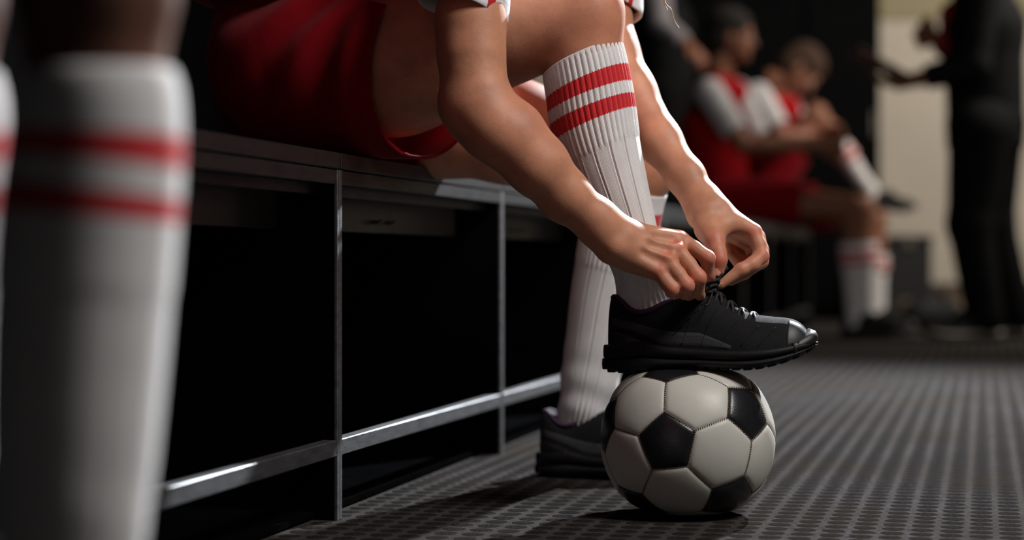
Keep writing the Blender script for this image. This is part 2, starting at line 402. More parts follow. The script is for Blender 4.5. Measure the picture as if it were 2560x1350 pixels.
wl = obj('wall_left', npmesh('wall_left', v, f, False), 'wall_dark'); wl.location = BO; wl.rotation_euler = (0, 0, ROT)
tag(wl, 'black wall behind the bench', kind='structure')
# coin studs of the rubber floor
def coin():
    n = 12; V = []; fs = []
    for r, z in ((0.0141, -0.0002), (0.0138, 0.0002), (0.0130, 0.00035)):
        for i in range(n): V.append((r * math.cos(2 * math.pi * i / n), r * math.sin(2 * math.pi * i / n), z))
    for k in range(2):
        for i in range(n): fs.append([k * n + i, k * n + (i + 1) % n, (k + 1) * n + (i + 1) % n, (k + 1) * n + i])
    return np.array(V), np.array(fs + [[2 * n + q for q in c] for c in ((0, 1, 2, 3), (0, 3, 4, 11), (4, 5, 10, 11), (5, 6, 9, 10), (6, 7, 8, 9))])
cv, cf = coin(); PITCH = 0.0335; spots = []
for i in range(-75, 165):
    for j in range(-130, 12):
        p = BL(i * PITCH, j * PITCH + 0.011, 0)
        if p.y < 0.3 or p.y > 6.6 or p.x > 0.36 * p.y + 0.45 or j * PITCH > 0.36: continue
        px = CX + F * p.x / p.y; py = HY + F * CAMZ / p.y
        vis = 850 < px < 2570 and py < 1360 and not (px < 860 + (1300 - py) * 2.55)
        spots.append((0 if vis else 1, p.y, p))
spots.sort(key=lambda t: (t[0], t[1]))
cm = npmesh('stud', cv, cf, True)
for _, _, p in spots[:300]:
    o = obj('stud', cm, 'floor_stud', floor); o.location = p
rest = np.array([tuple(p) for _, _, p in spots[300:]])
fv = cv[12:].copy(); fv[:12, 2] = -0.0002; ff_ = cf[12:] - 12; big = (fv[None] + rest[:, None]).reshape(-1, 3); nv = len(fv)
fl = (ff_[None] + (np.arange(len(rest)) * nv)[:, None, None]).reshape(-1, 4)
tag(obj('stud_field', npmesh('stud_field', big, fl, True), 'floor_stud', floor), 'rest of the round rubber studs', kind='stuff')
# ------------------------------------------------------------------ bench units
BW = 0.754
ORD = {-2: 'black bench unit at the near end of the row, beside the blurred near legs', -1: 'black bench unit under the seated player, left of the front double post',
       0: 'black bench unit with a sunlit lower rail between the double post and the next post', 1: 'black bench unit behind the standing white sock and planted shoe',
       2: 'fourth black bench unit, its bright top just left of the tying wrist', 3: 'fifth black bench unit, behind the tying hands', 4: 'sixth black bench unit, just before the far seated players',
       5: 'black bench unit under the nearer of the two far seated players', 6: 'black bench unit under the farther of the two far seated players', 7: 'black bench unit at the far end of the row'}
for k in range(-2, 8):
    r = empty('locker_bench', BL(k * BW, 0, 0), ROT); tag(r, ORD[k], 'bench', 'bench units in one row')
    st = box('seat_slab', (0.0008, 0.0, 0.430), (BW - 0.0008, 0.42, 0.450), 'bench_top', r, 0.0012)
    box('slab_edge', (0.0012, -0.0016, 0.4308), (BW - 0.0012, 0.0004, 0.4494), 'bench_metal_shaded', st, 0.0005)
    box('front_rail', (0.0092, 0.0005, 0.4110), (BW - 0.0092, 0.022, 0.4288), 'bench_metal_shaded', r, 0.001)
    box('rail_lip', (0.0092, 0.024, 0.398), (BW - 0.0092, 0.034, 0.4285), 'bench_metal_shaded', r, 0.001)
    for x0 in (0.0004, BW - 0.0086):
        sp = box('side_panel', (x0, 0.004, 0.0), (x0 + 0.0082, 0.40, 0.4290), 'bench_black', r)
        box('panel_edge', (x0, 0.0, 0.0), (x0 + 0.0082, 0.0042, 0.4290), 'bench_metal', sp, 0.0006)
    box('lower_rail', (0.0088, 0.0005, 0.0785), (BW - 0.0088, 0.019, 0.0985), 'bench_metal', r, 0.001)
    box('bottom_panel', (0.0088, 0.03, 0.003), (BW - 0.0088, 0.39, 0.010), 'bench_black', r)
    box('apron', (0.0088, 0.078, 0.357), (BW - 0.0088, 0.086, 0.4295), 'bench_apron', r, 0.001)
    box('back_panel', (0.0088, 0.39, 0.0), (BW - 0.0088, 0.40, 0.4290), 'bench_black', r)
    for x0 in (0.34, 0.40):
        v, f = tube([(x0, 0.0775, 0.372), (x0, 0.068, 0.372), (x0 + 0.004, 0.067, 0.374)], 0.003, 8, 8)
        obj('coat_peg', npmesh('coat_peg', v, f), 'dull_metal', r)
# ================================================================== FOOTBALL
def make_ball():
    R, ZR = 0.1098, 0.0935
    root = empty('football', (BALL.x, BALL.y, 0)); tag(root, 'black and white panelled football under the raised black shoe', 'football')
    g = (1 + 5 ** 0.5) / 2
    ico = np.array([[s1 * a, s2 * b, 0] for a, b in ((1, g),) for s1 in (1, -1) for s2 in (1, -1)] + [[0, s1, s2 * g] for s1 in (1, -1) for s2 in (1, -1)] + [[s2 * g, 0, s1] for s1 in (1, -1) for s2 in (1, -1)], float)
    ico /= np.linalg.norm(ico[0])
    ang = math.atan2(0.22, 2.21)
    def cw(x, z):                                       # picture offset -> direction in the world
        d = np.array([x, -math.sqrt(max(0, 1 - x * x - z * z)), z]); c, s = math.cos(-ang), math.sin(-ang)
        return np.array([c * d[0] - s * d[1], s * d[0] + c * d[1], d[2]])
    A, B = cw(-0.235, 0.055), cw(0.660, 0.390)
    def fr(a, b):
        b = b - a * (a @ b); b /= np.linalg.norm(b); return np.stack([a, b, np.cross(a, b)], 1)
    i0 = 0; j0 = [j for j in range(12) if abs(ico[j] @ ico[0] - 0.4472) < 0.01][0]
    M = fr(A, B) @ fr(ico[i0], ico[j0]).T; ico = ico @ M.T
    nb = lambda i: [j for j in range(12) if j != i and abs(ico[j] @ ico[i] - 0.4472) < 0.02]
    def tv(i, j): return (ico[i] * 2 + ico[j]) / 3
    polys = []
    def order(vs, c):
        c = c / np.linalg.norm(c); a = vs[0] - c * (vs[0] @ c); a /= np.linalg.norm(a); b = np.cross(c, a)
        return sorted(vs, key=lambda p: math.atan2(p @ b, p @ a))
    for i in range(12): polys.append(('pentagon_panel', order([tv(i, j) for j in nb(i)], ico[i])))
    seen = set()
    for i in range(12):
        for j in nb(i):
            for k in nb(i):
                if k in nb(j) and tuple(sorted((i, j, k))) not in seen:
                    seen.add(tuple(sorted((i, j, k))))
                    polys.append(('hexagon_panel', order([tv(i, j), tv(j, i), tv(j, k), tv(k, j), tv(k, i), tv(i, k)], ico[i] + ico[j] + ico[k])))
    def squash(p):
        q = p.copy(); t = np.clip(p[..., 2] / R, -1, 1); sg = np.sign(t); lim = np.where(t < 0, (ZR - 0.0005) / R, 0.0912 / R)   # pressed flat on the floor and under the sole
        u = np.clip((np.abs(t) - 0.55) / 0.45, 0, 1); c = 0.55 + (lim - 0.55) * (1 - (1 - u) ** (0.45 / (lim - 0.55)))
        q[..., 2] = ZR + R * np.where(np.abs(t) < 0.55, t, sg * c); return q
    edges = {}
    for nm, vs in polys:
        vs = np.array(vs); n = len(vs); c = vs.mean(0); m = 9; V = []; Fs = []; key = {}
        def add(p, inner):
            kk = tuple(np.round(p, 5))
            if kk not in key:
                d = min(np.linalg.norm(np.cross(p - vs[e], vs[(e + 1) % n] - vs[e])) / np.linalg.norm(vs[(e + 1) % n] - vs[e]) for e in range(n)) * R * 1.0
                rr = R - 0.0017 * math.exp(-(d / 0.0020) ** 2) - 0.0007 * math.exp(-(d / 0.007) ** 2)
                key[kk] = len(V); V.append(p / np.linalg.norm(p) * rr)
            return key[kk]
        sub = np.array([0, .2, .4, .58, .72, .82, .89, .94, .975, 1.0])
        for e in range(n):
            a, b = vs[e], vs[(e + 1) % n]
            rows = []
            for t in sub:
                cnt = max(1, int(round(t * m))); rows.append([add(c + (a + (b - a) * q / cnt - c) * t, t < 1) for q in range(cnt + 1)] if t > 0 else [add(c, True)])
            for r0, r1 in zip(rows[:-1], rows[1:]):
                i = j = 0
                while i < len(r0) - 1 or j < len(r1) - 1:
                    if j < len(r1) - 1 and (i == len(r0) - 1 or (j + 1) / (len(r1) - 1) <= (i + 1) / max(1, len(r0) - 1)):
                        Fs.append([r0[i], r1[j], r1[j + 1]]); j += 1
                    else: Fs.append([r0[i], r1[j], r0[i + 1]]); i += 1
            kk = tuple(sorted((tuple(np.round(a, 3)), tuple(np.round(b, 3))))); edges[kk] = (a, b)
        o = obj(nm, npmesh(nm, squash(np.array(V)), Fs, True), 'ball_black' if n == 5 else 'ball_white', root)
    gs = []
    for a, b in edges.values():
        for q in range(15):
            t = (q + 0.5) / 15; p = a + (b - a) * t; p /= np.linalg.norm(p); d = (b - a) / np.linalg.norm(b - a); s = np.cross(p, d)
            d2 = d * 0.55 + s * 0.83 * (1 if q % 2 else 1); s2 = np.cross(p, d2); c = p * (R - 0.00175)
            vv = [c + d2 * x * 0.0013 + s2 * y * 0.00045 + p * z * 0.0004 for z in (0, 1) for x, y in ((-1, -1), (1, -1), (1, 1), (-1, 1))]
            gs.append((squash(np.array(vv)), [[4, 5, 6, 7], [0, 1, 5, 4], [1, 2, 6, 5], [2, 3, 7, 6], [3, 0, 4, 7]]))
    v, f = join(gs); tag(obj('stitching', npmesh('stitching', v, f, True), 'stitch', root), 'brown thread stitches along the panel seams', kind='stuff')
    th, ph = np.meshgrid(np.linspace(0, 2 * np.pi, 49)[:-1], np.linspace(0, np.pi, 25), indexing='ij')
    V = np.stack([np.sin(ph) * np.cos(th), np.sin(ph) * np.sin(th), np.cos(ph)], -1) * (R - 0.0026)
    idx = np.arange(48 * 25).reshape(48, 25); nx = np.roll(idx, -1, 0)
    Fq = np.stack([idx[:, :-1], idx[:, 1:], nx[:, 1:], nx[:, :-1]], -1).reshape(-1, 4)
    obj('bladder', npmesh('bladder', squash(V.reshape(-1, 3)), Fq), 'ball_core', root)
make_ball()
# ================================================================== SHOES
_T = {}
def ip(x, tab):
    k = id(tab)
    if len(tab) < 8: return np.interp(x, [t[0] for t in tab], [t[1] for t in tab])
    if k not in _T:
        d = catmull(tab, 200); _T[k] = (np.maximum.accumulate(d[:, 0]), d[:, 1])
    return np.interp(x, *_T[k])
ZT = [(0.003, .070), (.006, .092), (.012, .097), (.022, .091), (.034, .081), (.046, .078), (.060, .081), (.080, .091), (.10, .098), (.128, .102), (.142, .098), (.155, .088), (.170, .079), (.188, .0735), (.210, .071), (.230, .069), (.242, .064), (.250, .056), (.257, .046), (.2605, .038)]
HW = [(0.002, .010), (.006, .018), (.012, .0245), (.03, .0305), (.06, .0320), (.10, .036), (.15, .043), (.18, .0455), (.21, .043), (.235, .034), (.25, .022), (.257, .013), (.261, .004)]
ZB = [(0, .034), (.03, .037), (.05, .040), (.07, .036), (.09, .033), (.16, .030), (.21, .033), (.24, .038), (.262, .041)]
ZS = [(0, .0), (.05, .0005), (.08, .004), (.12, .0065), (.16, .0065), (.19, .0075), (.215, .0125), (.235, .019), (.250, .026), (.262, .034)]
def make_shoe(parent, loc, rot, pitch=0.0, detail=True, sole='shoe_sole', length=1.0):
    sh = bpy.data.objects.new('shoe', None); COL.objects.link(sh); sh.parent = parent
    sh.location = Vector(loc) - parent.location; sh.rotation_euler = (0, pitch, rot); sh.scale = (length,) * 3; sh.empty_display_size = 0.05
    nx, nt_ = (90, 40) if detail else (34, 16)
    def ysurf(x, z):
        zb, zt, w_ = ip(x, ZB) - 0.004, ip(x, ZT), ip(x, HW); q = np.clip((z - zb) / np.maximum(zt - zb, 1e-4), 0, 1)
        pw = np.interp(x, [0, .09, .14, .2, .262], [5.5, 4.5, 2.3, 2.2, 2.2]); lean = 1 - 0.16 * q * (x < 2)
        return w_ * (1 - q ** pw) ** (1 / pw) * lean
    xs = 0.003 + (0.2603 - 0.003) * (0.5 - 0.5 * np.cos(np.linspace(0, np.pi, nx)))
    V = []
    for x in xs:
        zb, zt = ip(x, ZB) - 0.004, ip(x, ZT); t = np.linspace(-1, 1, nt_); a = (1 - np.abs(t)) * np.pi / 2
        z = zb + (zt - zb) * np.sin(a) ** 0.8; y = np.sign(t) * ysurf(np.full_like(z, x), z)
        y[np.abs(t) < 1e-9] = 0
        V.append(np.stack([np.full_like(z, x), y, z], 1))
    V = np.array(V); M = V.shape[1]; k = len(xs)
    i, j = np.meshgrid(np.arange(k - 1), np.arange(M - 1), indexing='ij'); i = i.ravel(); j = j.ravel()
    Fq = [list(q) for q in np.stack([i * M + j, i * M + j + 1, (i + 1) * M + j + 1, (i + 1) * M + j], 1)[:, ::-1]]
    Fq += [list(range(M)), [(k - 1) * M + q for q in range(M)][::-1]]
    obj('upper', npmesh('upper', V.reshape(-1, 3), Fq), 'shoe_mesh', sh)
    def layer(name, ztop, zbot, grow, mat, bulge=0.002, x0=-0.001, x1=0.2625):
        xs = x0 + (x1 - x0) * (0.5 - 0.5 * np.cos(np.linspace(0, np.pi, 60))); V = []
        prof = [(0, 0.0, -0.002), (0.12, 0, 0.001), (0.4, 0, bulge), (0.6, 0, bulge), (0.88, 0, 0.001), (1, 0, -0.002)]
        for x in xs:
            zt, zb = ztop(x), zbot(x); wv = ip(x, HW) + grow
            row = [(x + 0, -(wv + o), zb + (zt - zb) * q) for q, _, o in prof] + [(x, wv + o, zb + (zt - zb) * q) for q, _, o in prof[::-1]]
            V.append(row)
        V = np.array(V); s = V.copy(); M = V.shape[1]
        for e, sgn in ((0, -1), (-1, 1)):                     # round the ends
            V[e, :, 0] += sgn * 0.0015
        i, j = np.meshgrid(np.arange(len(xs) - 1), np.arange(M), indexing='ij'); i = i.ravel(); j = j.ravel()
        Fq = [list(q) for q in np.stack([i * M + j, i * M + (j + 1) % M, (i + 1) * M + (j + 1) % M, (i + 1) * M + j], 1)]
        Fq += [list(range(M))[::-1], [(len(xs) - 1) * M + q for q in range(M)]]
        return obj(name, npmesh(name, V.reshape(-1, 3), Fq), mat, sh)
    mid = lambda x: ip(x, ZS) + (ip(x, ZB) - ip(x, ZS)) * 0.52
    layer('midsole', lambda x: ip(x, ZB), mid, 0.0025, sole, 0.0022)
    layer('outsole', lambda x: mid(x) - 0.0006, lambda x: ip(x, ZS) + 0.003, 0.0028, 'shoe_sole', 0.0026, -0.0025, 0.262)
    gs = []
    for x in np.arange(0.004, 0.252, 0.0145):
        wv = ip(x + 0.005, HW); z0 = ip(x + 0.005, ZS); sl = (ip(x + 0.011, ZS) - ip(x, ZS)) / 0.011
        for y0, y1 in ((-1, -0.42), (-0.3, 0.3), (0.42, 1)):
            v, f = boxgeo((x, wv * y0, z0 - 0.0002), (x + 0.0105, wv * y1, z0 + 0.0048), 0.0012); v[:, 2] += (v[:, 0] - x - 0.005) * sl
            gs.append((v, f))
    v, f = join(gs); obj('tread', npmesh('tread', v, f, False), 'shoe_sole', sh)
    # toe bumper, toe cap, heel counter, side band
    def patch(name, xr, zl, zh, mat, lift=0.0008, both=True, nxp=24, nzp=7):
        G = []
        for sg in ((-1, 1) if both else (-1,)):
            xs = np.linspace(*xr, nxp); V = []
            for x in xs:
                for q in np.linspace(0, 1, nzp):
                    z = zl(x) + (zh(x) - zl(x)) * q; lf = lift if 0 < q < 1 and xs[0] < x < xs[-1] else -0.0004
                    V.append((x, sg * (ysurf(np.array(x), np.array(z)) + lf), z + lf * 0.5))
            i, j = np.meshgrid(np.arange(nxp - 1), np.arange(nzp - 1), indexing='ij'); i = i.ravel(); j = j.ravel()
            q = np.stack([i * nzp + j, (i + 1) * nzp + j, (i + 1) * nzp + j + 1, i * nzp + j + 1], 1)
            G.append((np.array(V), [list(t) if sg < 0 else list(t)[::-1] for t in q]))
        v, f = join(G); return obj(name, npmesh(name, v, f), mat, sh)
    patch('side_band', (0.004, 0.165), lambda x: ip(x, [(0, .060), (.03, .054), (.055, .046), (.075, .036), (.165, .032)]), lambda x: ip(x, [(0, .071), (.03, .066), (.06, .058), (.09, .053), (.125, .0525), (.165, .036)]), 'shoe_grey')
    patch('toe_cap', (0.229, 0.2585), lambda x: ip(x, ZB) - 0.002, lambda x: ip(x, ZT) - 0.0004, 'shoe_gloss', 0.0009, nxp=20, nzp=14)
    patch('heel_counter', (0.0035, 0.05), lambda x: ip(x, ZB) - 0.002, lambda x: ip(x, [(0, .056), (.03, .048), (.05, .0405)]), 'shoe_gloss', 0.0012)
    V = []                                                     # toe bumper wrapping the front
    for q in np.linspace(-1, 1, 25):
        x = 0.2625 - 0.024 * abs(q) ** 2.2; y = math.copysign(float(ip(x, HW)) + 0.003, q) if abs(q) > 0.02 else 0.0
        y = q * 0.030 if abs(q) < 0.95 else y
        h = 0.058 - 0.014 * abs(q) ** 1.5; z0 = float(ip(x, ZS)) + 0.004
        V.append([(x - 0.010, y * 0.72, h - 0.0005), (x - 0.001, y, h - 0.004), (x + 0.0022, y * 1.07, (h + z0) / 2), (x + 0.001, y * 1.05, z0 + 0.003), (x - 0.006, y * 0.9, z0 - 0.001)])
    V = np.array(V); n_, M = V.shape[:2]
    Fq = [[a * M + c, a * M + c + 1, (a + 1) * M + c + 1, (a + 1) * M + c] for a in range(n_ - 1) for c in range(M - 1)]
    o = obj('toe_bumper', npmesh('toe_bumper', V.reshape(-1, 3), Fq), 'shoe_gloss', sh)
    so = o.modifiers.new('s', 'SOLIDIFY'); so.thickness = 0.0025; so.offset = -1
    # collar lining ring, tongue, overlays, laces
    cx_ = np.linspace(0, 2 * np.pi, 40); pts = [(0.051 + 0.044 * math.cos(a), 0.0240 * math.sin(a), float(ip(0.051 + 0.044 * math.cos(a), ZT)) - 0.0016) for a in cx_]
    v, f = tube(pts, 0.0030, 8, 80); obj('collar', npmesh('collar', v, f), 'shoe_lining', sh)
    tg = SDF((0.085, -0.032, 0.07), (0.165, 0.032, 0.125), 0.0022)
    tg.ell((0.127, 0, 0.099), (0.0165, 0.020, 0.0065), [(0.94, 0, -0.34), (0, 1, 0), (0.34, 0, 0.94)], 0.004)
    v, q = tg.mesh(2); obj('tongue', npmesh('tongue', v, q), 'shoe_gloss', sh)
    if not detail: return sh
    for i, x in enumerate((0.141, 0.155, 0.169, 0.183)):
        z = float(ip(x, ZT)); w0 = 0.019 + 0.001 * i
        for sg in (1, -1):
            pts = [(x - 0.001, -sg * w0, z - 0.010), (x, -sg * w0 * 0.75, z - 0.0025), (x + 0.001, -sg * w0 * 0.3, z + 0.0008 + 0.0004 * sg), (x + 0.003, sg * w0 * 0.3, z + 0.0004 - 0.0004 * sg), (x + 0.006, sg * w0 * 0.75, z - 0.0045), (x + 0.007, sg * w0, z - 0.012)]
            v, f = tube(pts, [0.0014, 0.002, 0.0023, 0.0023, 0.002, 0.0014], 8, 22); obj('lace', npmesh('lace', v, f), 'shoe_lace', sh)
    for sg in (-1, 1):                                         # eyelet stays: thin cords on the sides
        gs = []
        for i, x in enumerate((0.128, 0.120, 0.110, 0.101, 0.092)):
            z = 0.088 - i * 0.0095
            pts = [(x + d, sg * (float(ysurf(np.array(x + d), np.array(z + d * 0.7))) + 0.0006), z + d * 0.7) for d in np.linspace(-0.003, 0.003, 4)]
            gs.append(tube(pts, 0.0007, 6, 6))
        for x0 in (0.10, 0.125, 0.15, 0.175, 0.196):
            pts = []
            for q in np.linspace(0, 1, 8):
                x = x0 + 0.02 * q; z = 0.036 + q * (float(ip(x, ZT)) - 0.012 - 0.036)
                pts.append((x, sg * (float(ysurf(np.array(x), np.array(z))) + 0.0004), z))
            gs.append(tube(pts, 0.0006, 6, 14))
        v, f = join(gs); obj('overlay_seam', npmesh('overlay_seam', v, f), 'shoe_mesh', sh)
    return sh
# ================================================================== THE PLAYER TYING THE SHOE
me_root = empty('person', (-0.33, 2.40, 0)); tag(me_root, 'seated player in red shorts bending to lace the black shoe raised on the football', 'person')
FRX = -math.atan2(N.y, N.x)
YAW = math.atan2(N.y, N.x)
def rib_off(front_fine=True, cuff=0.123, nf=46, nw=15, amp=1.0, fine_from=0.385):
    def off(th, v):
        c = 1 / (1 + np.exp((v - cuff) / 0.0015))
        fine = 0.0019 * (np.abs(np.cos(th * nf / 2)) ** 0.7 - 0.75)
        ph = np.abs(((th - np.pi / 2) * nw / (2 * np.pi)) % 1 - 0.5) * 2            # 1 at grooves
        wide = -0.0022 * np.exp(-((1 - ph) / 0.10) ** 2) + 0.0005 * np.exp(-((1 - ph - 0.2) / 0.12) ** 2)
        fr = 1 / (1 + np.exp(-(v - fine_from) / 0.006)) * (np.cos(th) > -0.1)
        wide = wide * (1 - fr) + fr * 0.0013 * np.cos(th * 30)
        wr = 0.0012 * np.sin(v * 130 + 2 * np.sin(th)) * np.exp(-((v - 0.33) / 0.07) ** 2)
        return amp * (c * (fine * np.clip(v / .006, 0, 1) + 0.0009) + (1 - c) * wide) + wr
    return off
# legs, hips and trunk (skin)
thR = [(L(715, 195, 0), .078), (L(820, 172, 0), .088), (L(930, 150, 0), .098), (L(1000, 140, 0), .100), (L(1124, 112, 0), .087), (L(1270, 76, 0), .066), (L(1380, 52, 0), .0555), (L(1437, 45, 0), .0535)]
shR = [(L(1437, 45, 0), .0535), (L(1458, 140, 0), .0455), (L(1482, 260, 0), .041), (L(1533, 470, 0), .034), (L(1588, 640, 0), .022), (L(1608, 735, 0), .015), (L(1616, 800, 0), .014)]
thL = [(L(765, 232, .18), .078), (L(920, 252, .20), .086), (L(1100, 287, .23), .088), (L(1278, 328, .25), .0735), (L(1430, 362, .28), .066), (L(1560, 395, .30), .057), (L(1590, 405, .30), .0555)]
shL = [(L(1590, 405, .30), .0525), (L(1574, 460, .305), .046), (L(1538, 620, .32), .042), (L(1500, 800, .33), .034), (L(1474, 950, .335), .030), (L(1450, 1050, .336), .016), (L(1455, 1120, .336), .014)]
HIPC = (L(715, 195, 0) + L(765, 232, .18)) / 2
NECK = HIPC + N * 0.33 + Vector((0, 0, 0.41))
SHR = P(1190, -330, 2.20); SHL = P(1300, -300, 2.50)
bd = around(thR + shR + thL + shL + [(NECK, 0.15)], 0.0045, 0.03)
bd.chain(thR, 0.03, 0.02); bd.chain(thL, 0.02, 0.02); bd.chain(shR, 0.012, 0.02); bd.chain(shL, 0.012, 0.02)
bd.ell(L(1487, 30, 0), (.033, .04, .045), None, .03); bd.ell(L(1625, 415, .30), (.03, .036, .036), None, .03)
bd.chain([(HIPC + Vector((0,0,.03)), .085), (HIPC + N * .2 + Vector((0, 0, .22)), .10), (NECK - Vector((0, 0, .08)), .095)], .04, .04)
V1, Q1 = bd.mesh(3)
# right arm and hand
hr = dict(Y=0)
armR = [(P(1185, -60, 2.13), .041), (P(1176, 60, 2.12), .0405), (P(1178, 140, 2.113), .0385), (P(1186, 215, 2.108), .0365), (P(1197, 265, 2.105), .0385), (P(1278, 336, 2.105), .0385), (P(1345, 412, 2.11), .0350), (P(1412, 490, 2.12), .0300), (P(1484, 549, 2.13), .0240), (P(1535, 596, 2.138), .0215)]
ar = SDF(tuple(np.array(P(1060, 780, 2.05)) - 0.01), tuple(np.array(P(1830, -60, 2.235)) + 0.012), 0.0017)
ar.chain(armR, .01, .015); ar.chain([(P(1146, 268, 2.10), .0165), (P(1205, 340, 2.11), .018)], .03, .01); ar.chain([(P(1230, 330, 2.085), .024), (P(1330, 420, 2.095), .018)], .03, .01)
ar.chain([(P(1500, 588, 2.128), .0155), (P(1526, 622, 2.132), .0155)], .02, .01); ar.chain([(P(1500, 540, 2.135), .015), (P(1560, 582, 2.142), .0165)], .02, .01)
ar.ell(P(1538, 617, 2.118), (.008, .006, .008), None, .012)            # wrist bone
mcR = [((1562, 584, 2.146), (1699, 597, 2.168), .0135, .0105), ((1552, 596, 2.140), (1691, 623, 2.150), .0135, .0108), ((1544, 608, 2.138), (1668, 650, 2.137), .0135, .0105), ((1534, 622, 2.138), (1647, 680, 2.132), .0135, .0100)]
for a, b_, r0, r1 in mcR: ar.chain([(P(*a), r0), (P(*b_), r1)], .016, .01)
ar.chain([(P(1580, 600, 2.158), .016), (P(1680, 625, 2.172), .013)], .018, .01); ar.chain([(P(1570, 642, 2.15), .0165), (P(1640, 672, 2.15), .012)], .018, .01)
ar.chain([(P(1585, 600, 2.165), .015), (P(1655, 640, 2.19), .012), (P(1715, 668, 2.198), .0098), (P(1758, 690, 2.200), .0078)], .012, .004)
fingR = [[((1699, 597, 2.168), .0106), ((1736, 621, 2.160), .0090), ((1769, 645, 2.157), .0092), ((1770, 686, 2.173), .0078), ((1781, 699, 2.192), .0066)],
         [((1691, 623, 2.150), .0108), ((1722, 662, 2.142), .0093), ((1746, 694, 2.138), .0097), ((1743, 727, 2.156), .0084), ((1750, 738, 2.180), .0072)],
         [((1668, 650, 2.137), .0106), ((1696, 687, 2.128), .0091), ((1716, 714, 2.125), .0096), ((1711, 731, 2.147), .0083), ((1722, 738, 2.170), .0072)],
         [((1647, 680, 2.132), .0098), ((1667, 708, 2.126), .0083), ((1681, 723, 2.124), .0086), ((1678, 729, 2.143), .0074), ((1692, 735, 2.163), .0065)]]
for fg in fingR: ar.chain([(P(*p), r) for p, r in fg], .0028, .004)
for (a, b_, r0, r1) in mcR[:3]:                                            # tendons towards the knuckles
    pa, pb = P(*a), P(*b_); dv = Vector((0.0, -1, 0.35)).normalized()
    ar.chain([(pa.lerp(pb, .35) + dv * r0 * .84, .0024), (pb + dv * r1 * .80, .0036)], .006, .002)
for (a0, b0, r0, r1), (a1, b1, _, _) in zip(mcR[:-1], mcR[1:]):                # hollows between the tendons and between the knuckles
    pa, pb = (P(*a0) + P(*a1)) / 2, (P(*b0) + P(*b1)) / 2
    ar.chain([(pa.lerp(pb, .6) + dv * .0160, .0028), (pa.lerp(pb, .90) + dv * .0146, .0042)], .009, .004, sub=True)
ar.plane(P(1185, -40, 2.13), (0, 0, 1))
V2, Q2 = ar.mesh(2)
# left arm and hand
armL = [(P(1490, -60, 2.41), .040), (P(1503, 40, 2.385), .0385), (P(1520, 130, 2.37), .0395), (P(1573, 232, 2.345), .0345), (P(1648, 352, 2.31), .0278), (P(1715, 443, 2.275), .0230), (P(1764, 522, 2.25), .0200)]
al = SDF(tuple(np.array(P(1440, 760, 2.17)) - np.array([.02, 0, .0])), tuple(np.array(P(1945, -60, 2.45)) + 0.02), 0.0017)
al.chain(armL, .01, .015); al.chain([(P(1745, 500, 2.262), .015), (P(1752, 540, 2.25), .0155)], .02, .01); al.chain([(P(1772, 500, 2.255), .0145), (P(1790, 522, 2.245), .013)], .02, .01)
mcL = [((1786, 521, 2.242), (1883, 581, 2.235), .0135, .0112), ((1778, 528, 2.252), (1891, 594, 2.257), .0135, .0112), ((1770, 536, 2.262), (1881, 607, 2.279), .0135, .0105), ((1764, 546, 2.270), (1866, 620, 2.297), .0125, .0095)]
for a, b_, r0, r1 in mcL: al.chain([(P(*a), r0), (P(*b_), r1)], .016, .01)
al.chain([(P(1764, 545, 2.235), .0160), (P(1770, 572, 2.224), .0165), (P(1786, 602, 2.202), .0128), (P(1794, 630, 2.190), .0098), (P(1798, 650, 2.186), .0094), (P(1796, 676, 2.186), .0074)], .014, .006)
al.chain([(P(1786, 580, 2.216), .0095), (P(1822, 562, 2.228), .0105)], .016, .01)         # web of the thumb
fingL = [[((1883, 581, 2.235), .0113), ((1897, 612, 2.228), .0093), ((1903, 640, 2.222), .0096), ((1880, 661, 2.212), .0088), ((1853, 674, 2.206), .0082), ((1801, 713, 2.200), .0056)],
         [((1891, 594, 2.257), .0112), ((1903, 625, 2.252), .0093), ((1902, 653, 2.247), .0095), ((1860, 682, 2.234), .0082), ((1826, 702, 2.226), .0066)],
         [((1881, 607, 2.279), .0105), ((1886, 656, 2.272), .0090), ((1850, 656, 2.264), .0085), ((1824, 630, 2.260), .0075)],
         [((1866, 620, 2.297), .0095), ((1862, 650, 2.290), .0085), ((1836, 636, 2.284), .0080), ((1816, 612, 2.278), .0070)]]
for fg in fingL: al.chain([(P(*p), r) for p, r in fg], .0028, .004)
al.plane(P(1490, -40, 2.4), (0, 0, 1))
V3, Q3 = al.mesh(2)
# head
def head_geo(c, fwd, up, s=1.0, vox=0.003):
    fwd = Vector(fwd).normalized(); up = Vector(up); up = (up - fwd * up.dot(fwd)).normalized(); lt = up.cross(fwd)
    A = [fwd, lt, up]; q = lambda f_, l_, u_: Vector(c) + (fwd * f_ + lt * l_ + up * u_) * s
    h = SDF(np.array(c) - .17 * s, np.array(c) + .17 * s, vox)
    h.ell(q(-.01, 0, .025), (.095 * s, .074 * s, .085 * s), A, .01); h.ell(q(.032, 0, -.045), (.058 * s, .054 * s, .068 * s), A, .03)
    h.chain([(q(.083, 0, .0), .008 * s), (q(.105, 0, -.032), .011 * s)], .012); h.ell(q(.082, 0, -.062), (.012 * s, .022 * s, .008 * s), A, .010); h.ell(q(.072, 0, -.092), (.02 * s, .02 * s, .016 * s), A, .015)
    h.chain([(q(.082, .035, .014), .008 * s), (q(.088, 0, .012), .008 * s), (q(.082, -.035, .014), .008 * s)], .012)
    for sg in (1, -1):
        h.ell(q(-.005, sg * .074, -.02), (.019 * s, .007 * s, .031 * s), A, .005); h.ell(q(.088, sg * .03, -.006), (.012 * s, .014 * s, .009 * s), A, .008, sub=True)
    h.chain([(q(-.02, 0, -.06), .048 * s), (q(-.045, 0, -.15), .052 * s)], .03)
    return h.mesh(1), [q(.078, sg * .03, -.006) for sg in (1, -1)], (q, A)
